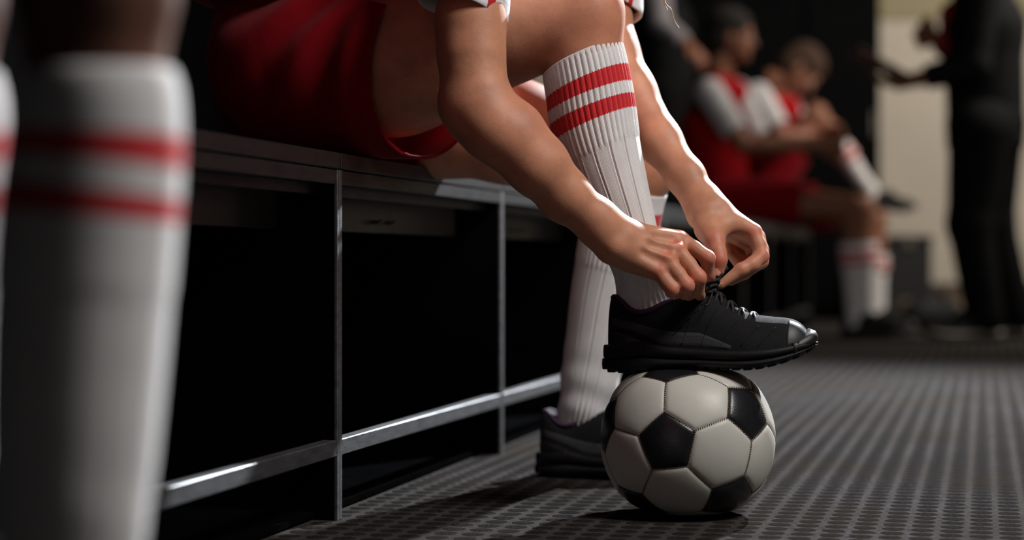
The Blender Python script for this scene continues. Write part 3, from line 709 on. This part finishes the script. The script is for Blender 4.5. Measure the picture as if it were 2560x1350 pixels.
def put_head(parent, c, fwd, up, hairmat, s=1.0, long=False):
    g, eyes, (q, A) = head_geo(c, fwd, up, s, 0.004)
    h = SDF(np.array(c) - .20 * s, np.array(c) + .20 * s, 0.004)
    h.ell(q(-.018, 0, .040), (.103 * s, .084 * s, .086 * s), A, .01); h.ell(q(-.05, 0, -.02), (.066 * s, .081 * s, .085 * s), A, .02)
    h.ell(q(.09, 0, -.03), (.055 * s, .075 * s, .085 * s), A, .008, sub=True)
    if long: h.chain([(q(-.1, 0, .02), .03 * s), (q(-.14, 0, -.03), .03 * s), (q(-.15, 0, -.1), .018 * s)], .02)
    v, f = h.mesh(1); nn = vnormals(v, f); d = np.sin(v[:, 0] * 300 + np.sin(v[:, 2] * 90) * 2) * np.sin(v[:, 1] * 260); v = v + nn * (d * 0.003)[:, None]
    ho = obj('hair', npmesh('hair', v, f), hairmat, parent, True)
    for e in eyes:
        t = SDF(np.array(e) - .018, np.array(e) + .018, 0.0016); t.ell(e, (.0105 * s,) * 3, None, .0); v, f = t.mesh(1)
        eo = obj('eye', npmesh('eye', v, f), 'eye_white', parent, True)
        p = Vector(e) + Vector(A[0]) * .0072 * s; t = SDF(np.array(p) - .01, np.array(p) + .01, 0.001); t.ell(p, (.0048 * s,) * 3, None, 0); v, f = t.mesh(1)
        obj('iris', npmesh('iris', v, f), 'eye_dark', eo).location = -parent.location * 0
    return g, ho, q
def merge(geos):
    V = np.concatenate([g[0] for g in geos]); n = 0; Q = []
    for g in geos: Q.append(g[1] + n); n += len(g[0])
    return V, np.concatenate(Q)
HEADC = NECK + N * 0.14 + Vector((0, 0, 0.10))
hg, ho, hq = put_head(me_root, HEADC, N * 0.75 + Vector((0, 0, -0.66)), Vector((0, 0, 1)) + N * .6, 'hair_blond', 1.0, True)
nk = around([(NECK, .1), (HEADC, .1)], .005); nk.chain([(NECK - N * .05 - Vector((0, 0, .05)), .06), (HEADC - N * .04, .05)], .01)
V, Q = merge([(V1, Q1), (V2, Q2), (V3, Q3), hg, nk.mesh(2)])
fl = np.zeros(len(V)); reds = []
for fg in fingR + fingL:
    for i, (p, r) in enumerate(fg):
        reds.append((P(*p), r, .95 if i in (0, 2) else .45 if i > 2 else .25))
reds += [(P(1797, 650, 2.18), .011, .8), (P(1796, 678, 2.18), .010, .7), (P(1786, 600, 2.19), .014, .5), (P(1150, 272, 2.1), .03, .5), (P(1300, 330, 2.1), .05, .25), (L(1500, 60, 0), .06, .35), (L(1320, 300, .25), .1, .75)]  # last spot: light glowing red through the far thigh, put into the colour
for p, r, a in reds:
    dd = np.linalg.norm(V - np.array(p), axis=1); fl = np.maximum(fl, a * np.exp(-(dd / (r * 1.25)) ** 4) if r < .03 else a * np.exp(-(dd / r) ** 2))
body = obj('body', npmesh('body', V, Q, True, attr=fl), 'skin_fair', me_root, True)
def nail(parent, p, along, face, wd=.0055, ln=.0075):
    a = Vector(along).normalized(); n = Vector(face); n = (n - a * n.dot(a)).normalized(); s_ = a.cross(n); V = []
    for i in range(7):
        for j in range(7):
            x, y = (i - 3) / 3, (j - 3) / 3; rx = x * math.sqrt(1 - .45 * y * y); ry = y * math.sqrt(1 - .45 * x * x)
            V.append(tuple(Vector(p) + a * rx * ln + s_ * ry * wd + n * (-.35 * (ry * wd) ** 2 / wd * 1.6 - .12 * abs(rx) ** 3 * .003)))
    f = [[i * 7 + j, i * 7 + j + 1, (i + 1) * 7 + j + 1, (i + 1) * 7 + j] for i in range(6) for j in range(6)]
    o = obj('nail', npmesh('nail', np.array(V), f), 'nail', parent)
    o.modifiers.new('s', 'SOLIDIFY').thickness = .0006
nail(body, P(1792, 676, 2.1783), P(1795, 690, 2.18) - P(1797, 650, 2.182), (-.18, -1, .12))
nail(body, P(1799, 718, 2.1955), P(1790, 722, 2.199) - P(1853, 674, 2.206), (.35, -.35, -.85), .0048, .007)
nail(body, P(1832, 706, 2.2225), P(1826, 702, 2.226) - P(1860, 682, 2.234), (.35, -.45, -.8), .0048, .007)
# socks of the player
skR = [(L(1456, 146, 0), .0510, .050), (L(1469, 210, 0), .0525, .0505), (L(1484, 300, 0), .0535, .050), (L(1506, 390, 0), .0490, .047), (L(1531, 470, 0), .0445, .043), (L(1562, 560, 0), .0385, .037), (L(1588, 640, 0), .0345, .033), (L(1604, 700, 0), .0325, .0315), (L(1609, 735, 0), .0345, .0270), (L(1611, 757, 0), .0370, .0214), (L(1618, 830, 0), .036, .018)]
v, f, uv = loft(skR, N, 368, 300, rib_off(fine_from=0.272)); vr = v.reshape(-1, 369, 3); ctr = vr.mean(1, keepdims=True); vr[..., 2] += 0.24 * np.exp(-(uv.reshape(-1, 369, 2)[..., 1] / .2) ** 2) * ((vr - ctr) @ np.array(N)); v = vr.reshape(-1, 3); obj('sock', npmesh('sock', v, f, True, uv), 'sock_knit', me_root, True)
skL = [(L(1575, 462, .305), .0545, .052), (L(1562, 510, .31), .0545, .052), (L(1541, 620, .32), .0555, .053), (L(1514, 740, .327), .051, .049), (L(1494, 850, .332), .0465, .045), (L(1474, 950, .335), .0425, .040), (L(1458, 1020, .336), .0360, .034), (L(1449, 1060, .336), .0355, .0270), (L(1452, 1085, .336), .0370, .0214), (L(1458, 1140, .336), .036, .018)]
v, f, uv = loft(skL, N, 300, 200, rib_off(fine_from=0.325)); obj('sock', npmesh('sock', v, f, True, uv), 'sock_knit', me_root, True)
shoeR = make_shoe(me_root, L(1519, 928, 0), YAW)
hl = L(1350, 1198, .336); make_shoe(me_root, (hl.x, hl.y, 0.0005), YAW - 0.05)
# knot and loose lace ends at the fingertips
K = P(1781, 712, 2.197); kn = []
def lace(pts, r=.0027): v, f = tube(pts, r, 8, 30); kn.append((v, f))
lace([K + Vector((0, .004, -.012)), K, P(1786, 697, 2.190), P(1798, 684, 2.190), P(1818, 668, 2.194)]); lace([K + Vector((0, -.004, -.01)), K + Vector((0, -.004, .002)), P(1776, 698, 2.186), P(1764, 694, 2.188)])
lace([P(1776, 705, 2.188), P(1786, 700, 2.183), P(1796, 703, 2.188), P(1790, 714, 2.194), P(1778, 713, 2.19)], .0024); lace([P(1772, 722, 2.188), P(1783, 726, 2.184), P(1790, 720, 2.192), P(1781, 713, 2.2), P(1772, 722, 2.19)], .0024)
lace([P(1778, 690, 2.186), P(1788, 692, 2.181), P(1800, 688, 2.186), P(1808, 678, 2.192), P(1814, 666, 2.198)], .0027)
lace([P(1768, 712, 2.186), P(1778, 704, 2.180), P(1792, 698, 2.182), P(1800, 690, 2.190)], .0027); lace([P(1770, 728, 2.186), P(1776, 716, 2.181), P(1788, 712, 2.184), P(1793, 722, 2.192), P(1782, 733, 2.194)], .0026)
lace([P(1764, 738, 2.190), P(1772, 730, 2.184), P(1784, 728, 2.186), P(1794, 734, 2.192)], .0025)
lace([K + Vector((0, -.006, -.004)), P(1780, 735, 2.178), P(1774, 752, 2.168), P(1768, 762, 2.162)], .0009); lace([P(1768, 762, 2.162), P(1764, 763, 2.160)], .0012)
v, f = join(kn); o = obj('lace_knot', npmesh('lace_knot', v, f), 'shoe_lace', me_root, True)
# shorts: a cloth shell round both thighs and the hips
st = SDF(tuple(np.array(HIPC) + np.array([-.27, -.30, -.16])), tuple(np.array(HIPC) + np.array([.42, .34, .24])), 0.0030)
st.chain([(L(735, 190, 0), .112), (L(830, 172, 0), .119), (L(1010, 158, 0), .1235), (L(1080, 150, 0), .1245)], .03, .03)
st.chain([(L(775, 226, .18), .112), (L(920, 250, .20), .113), (L(1120, 292, .235), .104), (L(1200, 310, .24), .104)], .05, .03)
st.chain([(HIPC + N * .005, .120), (HIPC + N * .012 + Vector((0, 0, .06)), .118), (HIPC + N * .06 + Vector((0, 0, .17)), .115)], .05, .04)
g = (st.ax[0][:, None, None], st.ax[1][None, :, None], st.ax[2][None, None, :])
lat = (g[0] - BALL.x) * U.x + (g[1] - BALL.y) * U.y; ff = (g[0] - BALL.x) * N.x + (g[1] - BALL.y) * N.y; zz = g[2]
a = np.arctan2(zz - 0.69, ff + 0.36); rr = np.hypot(zz - 0.69, ff + 0.36)      # folds fan out from the front of the hip
fold = np.sin(a * 15 + np.sin(rr * 20) * 1.0 + lat * 8) * np.exp(-((rr - .15) / .09) ** 2) * .0062 * np.clip((rr - .03) / .08, 0, 1)
fold = fold + np.sin(a * 6 + lat * 12 + 1) * .0045 * np.exp(-((rr - .26) / .1) ** 2)
st.f = (st.f - fold).astype(np.float32)
inner = st.f + 0.0066
hem_n = (N * .93 - U * .36 - Vector((0, 0, .17))).normalized()
def hemd(p, n): return (g[0] - p[0]) * n[0] + (g[1] - p[1]) * n[1] + (g[2] - p[2]) * n[2]
hA = hemd(L(922, 300, -.11), hem_n); hB = hemd(L(1092, 350, .2), (N * .97 - Vector((0, 0, .24))).normalized())
hem = np.where(lat < 0.105, hA, hB).astype(np.float32)
st.f = np.maximum(st.f, np.where(hem > -0.045, -inner, -1).astype(np.float32))
st.f = np.maximum(st.f, hem)
topn = (Vector((0, 0, 1)) + N * .25).normalized(); st.f = np.maximum(st.f, hemd(HIPC + Vector((0, 0, .128)), topn).astype(np.float32))
st.f = np.maximum(st.f, (0.4515 - g[2] + 0 * g[0] + 0 * g[1]).astype(np.float32))
V, Q = st.mesh(3)
obj('shorts', npmesh('shorts', V, Q), 'red_shorts', me_root, True)
# jersey and sleeves
js = SDF(tuple(np.array(HIPC) + np.array([-.25, -.3, -.02])), tuple(np.array(NECK) + np.array([.25, .3, .2])), 0.006)
js.chain([(HIPC + N * .03 + Vector((0, 0, .145)), .150), (HIPC + N * .2 + Vector((0, 0, .26)), .132), (NECK - N * .02 - Vector((0, 0, .09)), .12)], .04, .05)
js.chain([(HIPC - U * .05 + N * .02 + Vector((0, 0, .135)), .135), (SHR + N * -.05, .08)], .06); js.chain([(HIPC + U * .05 + N * .02 + Vector((0, 0, .135)), .135), (SHL + N * -.05, .08)], .06)
js.chain([(SHR, .07), (NECK, .075), (SHL, .07)], .05)
js.plane(HIPC + Vector((0, 0, .108)) , (N * -.05 - Vector((0, 0, 1))))
V, Q = js.mesh(3); nn = vnormals(V, Q); V = V + nn * (np.sin(V[:, 2] * 120 + np.sin(V[:, 0] * 40) * 2) * .004 * np.exp(-((V[:, 2] - .68) / .05) ** 2))[:, None]
obj('jersey', npmesh('jersey', V, Q), 'red_jersey', me_root, True)
m, nt, b = nmat('sleeve_cloth')
uvn = nt.nodes.new('ShaderNodeUVMap'); sp = nt.nodes.new('ShaderNodeSeparateXYZ'); nt.links.new(uvn.outputs[0], sp.inputs[0])
k1 = mathn(nt, 'MULTIPLY', mathn(nt, 'GREATER_THAN', sp.outputs[0], 0.648), mathn(nt, 'LESS_THAN', sp.outputs[0], 0.690))
seam = mathn(nt, 'MULTIPLY', mathn(nt, 'GREATER_THAN', sp.outputs[1], 0.0185), mathn(nt, 'LESS_THAN', sp.outputs[1], 0.0193))
c = mixc(nt, k1, (0.74, 0.72, 0.73), (0.5, 0.01, 0.015)); c = mixc(nt, mathn(nt, 'MULTIPLY', seam, .6), c, (0.3, .28, .28)); nt.links.new(c, b.inputs['Base Color'])
b.inputs['Roughness'].default_value = .8; bump(nt, b, noise(nt, 900, 2), .2, .001)
def slw(th, v): return 0.0025 * np.sin(th * 3 + v * 30) + 0.002 * np.sin(th * 5 - v * 55)
dnR = (P(1178, 140, 2.113) - P(1185, -60, 2.13)).normalized()
slv = [(P(1151, 24, 2.12), .0535, .05), (P(1160, -60, 2.13), .057, .054), (P(1180, -180, 2.16), .062, .06), (SHR + Vector((0, 0, -.01)), .066, .065), (SHR + Vector((-.03, .03, .06)), .05, .05)]
v, f, uv = loft(slv, N, 96, 60, slw)
tl = np.clip(1 - uv[:, 1] / .09, 0, 1); v[:, 2] -= tl * (v[:, 0] - P(1151, 24, 2.12).x) * .22
obj('sleeve', npmesh('sleeve', v, f, True, uv), 'sleeve_cloth', me_root, True)
slv = [(P(1522, 38, 2.385), .0420, .045), (P(1508, -60, 2.41), .051, .051), (P(1440, -180, 2.45), .06, .06), (SHL, .066, .065), (SHL + Vector((-.03, -.03, .06)), .05, .05)]
v, f, uv = loft(slv, N, 96, 60, slw); obj('sleeve', npmesh('sleeve', v, f, True, uv), 'sleeve_cloth', me_root, True)
gs = []
for i in range(26):                                                     # loose wisps hanging in front of the face
    s0 = hq(.06 + random.random() * .03, -.05 + random.random() * .1, .06); e = P(1668 + random.gauss(0, 16), -60 - random.random() * 120, 2.22 + random.gauss(0, .03))
    gs.append(tube([s0, s0.lerp(e, .4) + N * .03, e], [.0007, .0005, .0002], 5, 14))
gs.append(tube([hq(.08, 0, .06), P(1650, -120, 2.22), P(1660, -5, 2.21), P(1678, 24, 2.21), P(1686, 52, 2.21), P(1699, 71, 2.21)], [.0008, .0007, .00065, .0006, .0006, .0003], 5, 40))
gs.append(tube([hq(.08, 0, .05), P(1640, -120, 2.22), P(1657, -10, 2.21), P(1662, 12, 2.21), P(1671, 27, 2.21)], [.0007, .0006, .0006, .0005, .0003], 5, 30))
v, f = join(gs); obj('hair_strand', npmesh('hair_strand', v, f), 'hair_blond', ho).location = (0, 0, 0)
# ================================================================== OTHER PEOPLE
def hand_into(s, wr, d, pn, size=1.0, curl=0.5):
    """palm and five fingers: wrist point, pointing direction, palm normal"""
    d = Vector(d).normalized(); pn = Vector(pn); pn = (pn - d * pn.dot(d)).normalized(); sd = d.cross(pn)
    s.chain([(wr, .024 * size), (Vector(wr) + d * .07 * size, .024 * size)], .02)
    for i, ln in enumerate((.072, .08, .074, .058)):
        b0 = Vector(wr) + (d * .085 + sd * (-.033 + .022 * i)) * size
        p1 = b0 + (d * math.cos(curl * .6) + pn * math.sin(curl * .6)) * ln * .5 * size; p2 = p1 + (d * math.cos(curl * 2) + pn * math.sin(curl * 2)) * ln * .5 * size
        s.chain([(Vector(wr) + (d * .05 + sd * (-.025 + .016 * i)) * size, .012 * size), (b0, .0105 * size), (p1, .0092 * size), (p2, .0078 * size)], .004, .004)
    t0 = Vector(wr) + (d * .03 - sd * .025) * size; s.chain([(t0, .014 * size), (t0 + (d * .035 - sd * .025 + pn * .012) * size, .0115 * size), (t0 + (d * .065 - sd * .025 + pn * .02) * size, .0085 * size)], .01)
def limb(a, b, c, r): return [(a, r[0]), (a.lerp(b, .5), (r[0] + r[1]) / 2 * 1.03), (b, r[1]), (b.lerp(c, .3), r[1] * 1.04), (c, r[2])]
def person(label, J, skinm, hairm, top, topm, sleevem, bottom, botm, socks, size=1.0, lookf=None, lookup=(0, 0, 1), longsl=False, sockm='sock_knit', shoe_sole='shoe_sole', vox=.0068, curl=.5, group=None, legr=1.0):
    """J: pelvis, chest, neck, head, sR eR hR sL eL hL (shoulder elbow wrist), pR kR aR pL kL aL (hip knee ankle), yR yL (foot yaw)"""
    base = Vector((J['pelvis'].x, J['pelvis'].y, 0)); r = empty('person', base); tag(r, label, 'person', group)
    k = size
    pts = [(J[x], .12 * k) for x in ('pelvis', 'neck', 'hR', 'hL', 'kR', 'kL', 'aR', 'aL', 'eR', 'eL')]
    s = around(pts, vox, .06)
    s.chain([(J['pelvis'], .105 * k), (J['chest'], .11 * k), (J['neck'] - Vector((0, 0, .03)), .05 * k)], .04, .05); s.chain([(J['neck'], .05 * k), (J['head'], .05 * k)], .02)
    for q in 'RL':
        s.chain([(J['neck'] - Vector((0, 0, .05)), .05 * k), (J['s' + q], .05 * k)], .03)
        s.chain(limb(J['s' + q], J['e' + q], J['h' + q], (.045 * k, .037 * k, .025 * k)), .02, .015)
        lg = legr * k; hp_, kn_, an_ = J['p' + q], J['k' + q], J['a' + q]; s.chain([(hp_, .078 * k), (hp_.lerp(kn_, .5), .068 * k), (kn_, .053 * lg), (kn_.lerp(an_, .12), .046 * lg), (kn_.lerp(an_, .32), .043 * lg), (kn_.lerp(an_, .7), .030 * lg), (an_, .024 * lg)], .03, .012)
        d = (J['h' + q] - J['e' + q]).normalized(); hand_into(s, J['h' + q], d, J.get('n' + q, Vector((0, 0, -1))), k, curl)
    geo = [s.mesh(2)]
    if lookf is not None: hg, ho, hq = put_head(r, J['head'], lookf, lookup, hairm, k); geo.append(hg)
    V, Q = merge(geo); obj('body', npmesh('body', V, Q, True, attr=np.zeros(len(V))), skinm, r, True)
    g = .013
    up = J['pelvis'].lerp(J['chest'], .05)
    tor = [[(J['pelvis'] + Vector((0, 0, .05)), .115 * k + g), (J['chest'], .118 * k + g), (J['neck'] - Vector((0, 0, .07)), .06 * k + g)]] + [[(J['neck'] - Vector((0, 0, .06)), .055 * k + g), (J['s' + q], .05 * k + g)] for q in 'RL']
    blob('jersey' if not longsl else 'jacket', tor, .009, topm, r, .05, [(J['neck'] - Vector((0, 0, .0)), (0, 0, 1))])
    for q in 'RL':
        e = J['e' + q]; a = J['s' + q]
        if longsl: c = [(a, .052 * k + g), (e, .042 * k + g), (J['h' + q].lerp(e, .12), .03 * k + g)]; cut = [(J['h' + q].lerp(e, .1), J['h' + q] - e)]
        else: c = [(a, .052 * k + g), (a.lerp(e, .85), .046 * k + g)]; cut = [(a.lerp(e, .78), e - a)]
        blob('sleeve', [c], .008, sleevem, r, .02, cut)
    leg = []
    for q in 'RL':
        h, kn, an = J['p' + q], J['k' + q], J['a' + q]
        if bottom == 'shorts': leg.append([(h, .098 * k + g), (h.lerp(kn, .72), .082 * k + g)])
        else: leg.append([(h, .095 * k + g), (kn, .062 * k + g), (an, .05 * k + g)])
    s = around([q for c in leg for q in c] + [(J['pelvis'], .13)], .009)
    for c in leg: s.chain(c, .025, .03)
    s.chain([(J['pelvis'], .118 * k + g)], .05)
    if bottom == 'shorts':
        gx = (s.ax[0][:, None, None], s.ax[1][None, :, None], s.ax[2][None, None, :]); dd = None
        mid = (J['pR'] + J['pL']) / 2; lt = (J['pL'] - J['pR']).normalized()
        side = (gx[0] - mid.x) * lt.x + (gx[1] - mid.y) * lt.y + (gx[2] - mid.z) * lt.z
        pl = []
        for q in 'RL':
            h, kn = J['p' + q], J['k' + q]; n_ = (kn - h).normalized(); p = h.lerp(kn, .62); pl.append((gx[0] - p.x) * n_.x + (gx[1] - p.y) * n_.y + (gx[2] - p.z) * n_.z)
        s.f = np.maximum(s.f, np.where(side < 0, pl[0], pl[1]).astype(np.float32))
    V, Q = s.mesh(2); obj(bottom, npmesh(bottom, V, Q), botm, r, True)
    for q in 'RL':
        kn, an = J['k' + q], J['a' + q]
        if socks:
            t0 = socks
            c = [(kn.lerp(an, t0), .052 * k, .050 * k), (kn.lerp(an, t0 + .15), .055 * k, .053 * k), (kn.lerp(an, .6), .045 * k, .044 * k), (kn.lerp(an, .85), .037 * k, .036 * k), (an, .036 * k, .034 * k), (an + Vector((0, 0, -.05)), .037 * k, .033 * k)]
            if 'sock' + q in J: c = J['sock' + q]
            v, f, uv = loft(c, N, 96, 90, rib_off(amp=.8)); obj('sock', npmesh('sock', v, f, True, uv), sockm, r, True)
        y = J['y' + q]; fw = Vector((math.cos(y), math.sin(y), 0))
        pos = Vector((an.x, an.y, an.z - .083 * k)) - fw * .055 * k
        if 'ground' in J: pos.z = max(pos.z, 0) if q not in J['ground'] else 0.0005
        make_shoe(r, pos, y, J.get('pitch' + q, 0.0), False, shoe_sole, k)
    return r
# player standing close to the camera on the left: only knee and sock in view
FY = 1.0
def sk(x0, rows, Y): return [(P(cx_ + x0, cy_, Y), r_ / (F / Y), r_ * .96 / (F / Y)) for cx_, cy_, r_ in rows]
rows = [(238, 184, 196), (240, 225, 206), (241, 270, 211), (238, 380, 216), (220, 560, 221), (196, 900, 216), (180, 1200, 200), (172, 1500, 165), (172, 1720, 150), (172, 1950, 160)]
rowsL = [(-200 + (a - 243) * .6, y_, r_) for a, y_, r_ in rows]
kR, aR = P(240, -10, FY), P(172, 1690, FY); kL, aL = P(-188, -10, FY + .05), P(-240, 1690, FY + .05)
aR.z = aL.z = .085
fgJ = dict(pelvis=P(30, 0, FY + .02) + Vector((0, 0, .42)), kR=kR, aR=aR, kL=kL, aL=aL, yR=math.radians(-70), yL=math.radians(-95), ground='RL')
pv = fgJ['pelvis']; z = lambda dx, dy, dz: pv + Vector((dx, dy, dz))
fgJ.update(chest=z(0, .02, .32), neck=z(0, .01, .52), head=z(0, -.02, .66), sR=z(.17, 0, .46), eR=z(.20, .06, .2), hR=z(.19, .0, -.02), sL=z(-.17, 0, .46), eL=z(-.2, .06, .2), hL=z(-.19, .0, -.02), nR=Vector((-1, 0, 0)), nL=Vector((1, 0, 0)),
           pR=z(.085, 0, -.03), pL=z(-.085, 0, -.03), sockR=sk(0, rows, FY), sockL=sk(0, rowsL, FY + .05))
person('blurred player standing at the left edge in white socks with two red stripes', fgJ, 'skin_deep', 'hair_dark', None, 'red_jersey', 'white_sleeve', 'shorts', 'red_shorts', .1, 0.98, (0, -1, 0), sockm='sock_knit_near', legr=.84)
# two players seated further along the bench
def B(px, py, Y): return P(px, py, Y)
k1 = dict(pelvis=B(1800, 505, 7.42), chest=B(1782, 325, 7.42), neck=B(1800, 190, 7.40), head=B(1828, 88, 7.38),
          sR=B(1775, 232, 7.24), eR=B(1858, 362, 7.16), hR=B(2040, 365, 7.16), sL=B(1840, 232, 7.58), eL=B(1905, 370, 7.6), hL=B(2050, 350, 7.45), nR=U.copy(), nL=-U,
          pR=B(1815, 505, 7.33), kR=B(2125, 520, 7.18), aR=B(2135, 790, 7.22), pL=B(1845, 505, 7.50), kL=B(2160, 520, 7.42), aL=B(2172, 785, 7.45), yR=YAW, yL=YAW + .1, ground='RL')
person('seated far player with dark hair in red kit and white sleeves, looking right', k1, 'skin_brown', 'hair_dark', None, 'red_jersey', 'white_sleeve', 'shorts', 'red_shorts', .32, 0.97, (1, -.15, -.12), curl=.7)
k2 = dict(pelvis=B(1880, 515, 8.15), chest=B(1915, 345, 8.12), neck=B(1955, 240, 8.08), head=B(2005, 175, 8.05),
          sR=B(1895, 240, 7.95), eR=B(1955, 340, 7.9), hR=B(2045, 345, 7.92), sL=B(1960, 250, 8.25), eL=B(2010, 345, 8.3), hL=B(2065, 335, 8.15), nR=U.copy(), nL=-U,
          pR=B(1890, 515, 8.06), kR=B(2040, 285, 7.98), aR=B(2178, 478, 7.98), pL=B(1915, 515, 8.25), kL=B(2190, 545, 8.2), aL=B(2195, 765, 8.2), yR=YAW, yL=YAW, pitchR=.12, ground='L')
person('seated far player with brown hair bowed over a raised knee, foot crossed in the air', k2, 'skin_tan', 'hair_brown', None, 'red_jersey', 'white_sleeve', 'shorts', 'red_shorts', .42, 0.97, (.55, -.2, -.8), (.6, 0, .6), curl=.6)
# standing coach with a clipboard
CY_ = 6.9
ck = dict(pelvis=B(2445, 310, CY_), chest=B(2440, 70, CY_), neck=B(2430, -95, CY_), head=B(2415, -190, CY_),
          sR=B(2440, -40, CY_ - .18), eR=B(2435, 165, CY_ - .2), hR=B(2300, 196, CY_ - .12), sL=B(2440, -40, CY_ + .18), eL=B(2425, 160, CY_ + .2), hL=B(2345, 100, CY_ + .06), nR=Vector((0, 0, 1)), nL=-U,
          pR=B(2435, 330, CY_ - .09), kR=B(2425, 560, CY_ - .09), aR=B(2462, 795, CY_ - .09), pL=B(2460, 330, CY_ + .09), kL=B(2480, 560, CY_ + .1), aL=B(2540, 790, CY_ + .1), yR=math.radians(185), yL=math.radians(175), ground='RL')
for q_ in ('pelvis', 'chest', 'pR', 'pL', 'sR', 'sL', 'neck'): ck[q_].x += .03
cr = person('standing coach in a dark jacket and black trousers holding a clipboard', ck, 'skin_brown', 'hair_dark', None, 'dark_jacket', 'dark_jacket', 'trousers', 'black_trousers', 0, 1.2, (-1, -.1, -.35), longsl=True, shoe_sole='sole_pale', curl=.6)
blob('jacket_skirt', [[(ck['pelvis'] + Vector((0, 0, .10)), .150), (ck['pelvis'] - Vector((0, 0, .06)), .152)]], .008, 'dark_jacket', cr, .03, [(ck['pelvis'] - Vector((0, 0, .10)), (0, 0, -1))])
blob('shirt_front', [[(ck['chest'] + Vector((-.112, 0, .05)), .062), (ck['chest'] + Vector((-.112, 0, -.06)), .062)]], .006, 'red_shirt', cr, .03)
cb = empty('clipboard', B(2262, 196, CY_ - .1)); tag(cb, 'brown clipboard with paper held flat in front of the coach', 'clipboard')
dr = (B(2135, 128, CY_ - .1) - B(2275, 205, CY_ - .1)).normalized(); up_ = Vector((0, -1, 0)).cross(dr).normalized()
cb.rotation_euler = Matrix((dr, Vector((0, -1, 0)), up_)).transposed().to_euler()
if up_.z < 0: cb.rotation_euler = Matrix((dr, Vector((0, 1, 0)), -up_)).transposed().to_euler()
box('board', (-.02, -.11, 0), (.22, .11, .004), 'board', cb, .001); box('sheet', (-.012, -.10, .0042), (.21, .10, .0048), 'paper', cb); box('clip', (-.015, -.04, .005), (.012, .04, .011), 'dull_metal', cb, .002)
# helper standing behind the bench, reaching towards the seated player
HYy = 8.2
hj = dict(pelvis=B(1668, 215, HYy), chest=B(1655, 60, HYy), neck=B(1655, -60, HYy), head=B(1665, -150, HYy), sR=B(1640, -35, HYy - .16), eR=B(1652, 60, HYy - .2), hR=B(1716, 112, HYy - .3), sL=B(1670, -35, HYy + .16), eL=B(1672, 80, HYy + .2), hL=B(1690, 160, HYy + .1), nR=Vector((0, 0, -1)), nL=-U,
          pR=B(1660, 240, HYy - .08), kR=B(1662, 500, HYy - .08), aR=B(1660, 760, HYy - .08), pL=B(1680, 240, HYy + .08), kL=B(1685, 500, HYy + .08), aL=B(1690, 755, HYy + .08), yR=YAW, yL=YAW + .2, ground='RL')
person('figure in grey sleeves and dark trousers standing behind the seated dark-haired player', hj, 'skin_tan', 'hair_dark', None, 'dark_jacket', 'grey_sleeve', 'trousers', 'black_trousers', 0, 1.0, (1, -.3, -.3), longsl=True)
# ================================================================== BACKGROUND THINGS
LX0 = (1632 - CX) / F * 9.2; LW = (2188 - 1632) / F * 9.2 / 3
for i, nm in enumerate(('leftmost tall black locker on the far wall, behind the standing helper', 'middle tall black locker on the far wall, behind the seated players', 'rightmost tall black locker, beside the bare cream wall')):
    r = empty('locker', (LX0 + i * LW, 9.05, 0)); tag(r, nm, 'locker', 'black lockers on the far wall')
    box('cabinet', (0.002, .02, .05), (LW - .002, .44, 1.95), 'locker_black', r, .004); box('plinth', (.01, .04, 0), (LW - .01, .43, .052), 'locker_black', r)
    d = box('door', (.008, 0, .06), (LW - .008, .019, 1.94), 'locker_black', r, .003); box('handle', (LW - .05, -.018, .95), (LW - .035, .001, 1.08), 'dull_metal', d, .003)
    for z_ in (1.62, 1.66, 1.70, 1.74): box('vent_slat', (.09, -.006, z_), (LW - .09, .001, z_ + .014), 'locker_black', d, .002)
cr_ = empty('equipment_crate', (P(2212, 0, 8.7).x, 8.7, 0)); tag(cr_, 'black equipment crate against the far wall, below the crossed foot', 'crate')
cw = 118 / F * 8.7
box('body', (0, 0, .02), (cw, .30, .40), 'bag_black', cr_, .01); box('lid', (-.006, -.006, .40), (cw + .006, .306, .435), 'bag_black', cr_, .008); lt = box('latch', (cw / 2 - .02, -.016, .37), (cw / 2 + .02, 0, .42), 'dull_metal', cr_, .003)
for x0 in (.02, cw - .05): box('foot', (x0, .02, 0), (x0 + .03, .28, .022), 'bag_black', cr_)
def bag(label, c, L_, H_, mat):
    r = empty('sports_bag', c); tag(r, label, 'bag'); s = SDF((-L_ * .7, -.16, -.02), (L_ * .7, .16, H_ * 1.3), .006)
    s.chain([(Vector((-L_ / 2 + H_ / 2, 0, H_ / 2)), H_ / 2), (Vector((L_ / 2 - H_ / 2, 0, H_ / 2)), H_ / 2)], .01); s.plane((0, 0, .002), (0, 0, -1)); V, Q = s.mesh(2); obj('body', npmesh('body', V, Q), mat, r)
    for sg in (-1, 1):
        v, f = tube([(-L_ * .2, sg * H_ * .42, H_ * .75), (-L_ * .15, sg * H_ * .3, H_ * 1.15), (L_ * .15, sg * H_ * .3, H_ * 1.15), (L_ * .2, sg * H_ * .42, H_ * .75)], .008, 8, 24); obj('handle', npmesh('handle', v, f), mat, r)
bag('dark sports bag lying on the floor left of the coach', (P(2330, 0, 7.9).x, 7.9, 0), .26, .15, 'bag_black')
bag('small brown bag on the floor beside the dark sports bag', (P(2385, 0, 8.4).x, 8.4, 0), .2, .13, 'bag_brown')
bag('small brown bag on the floor right of the planted far shoes', (P(2268, 0, 8.45).x, 8.45, 0), .14, .10, 'bag_brown')
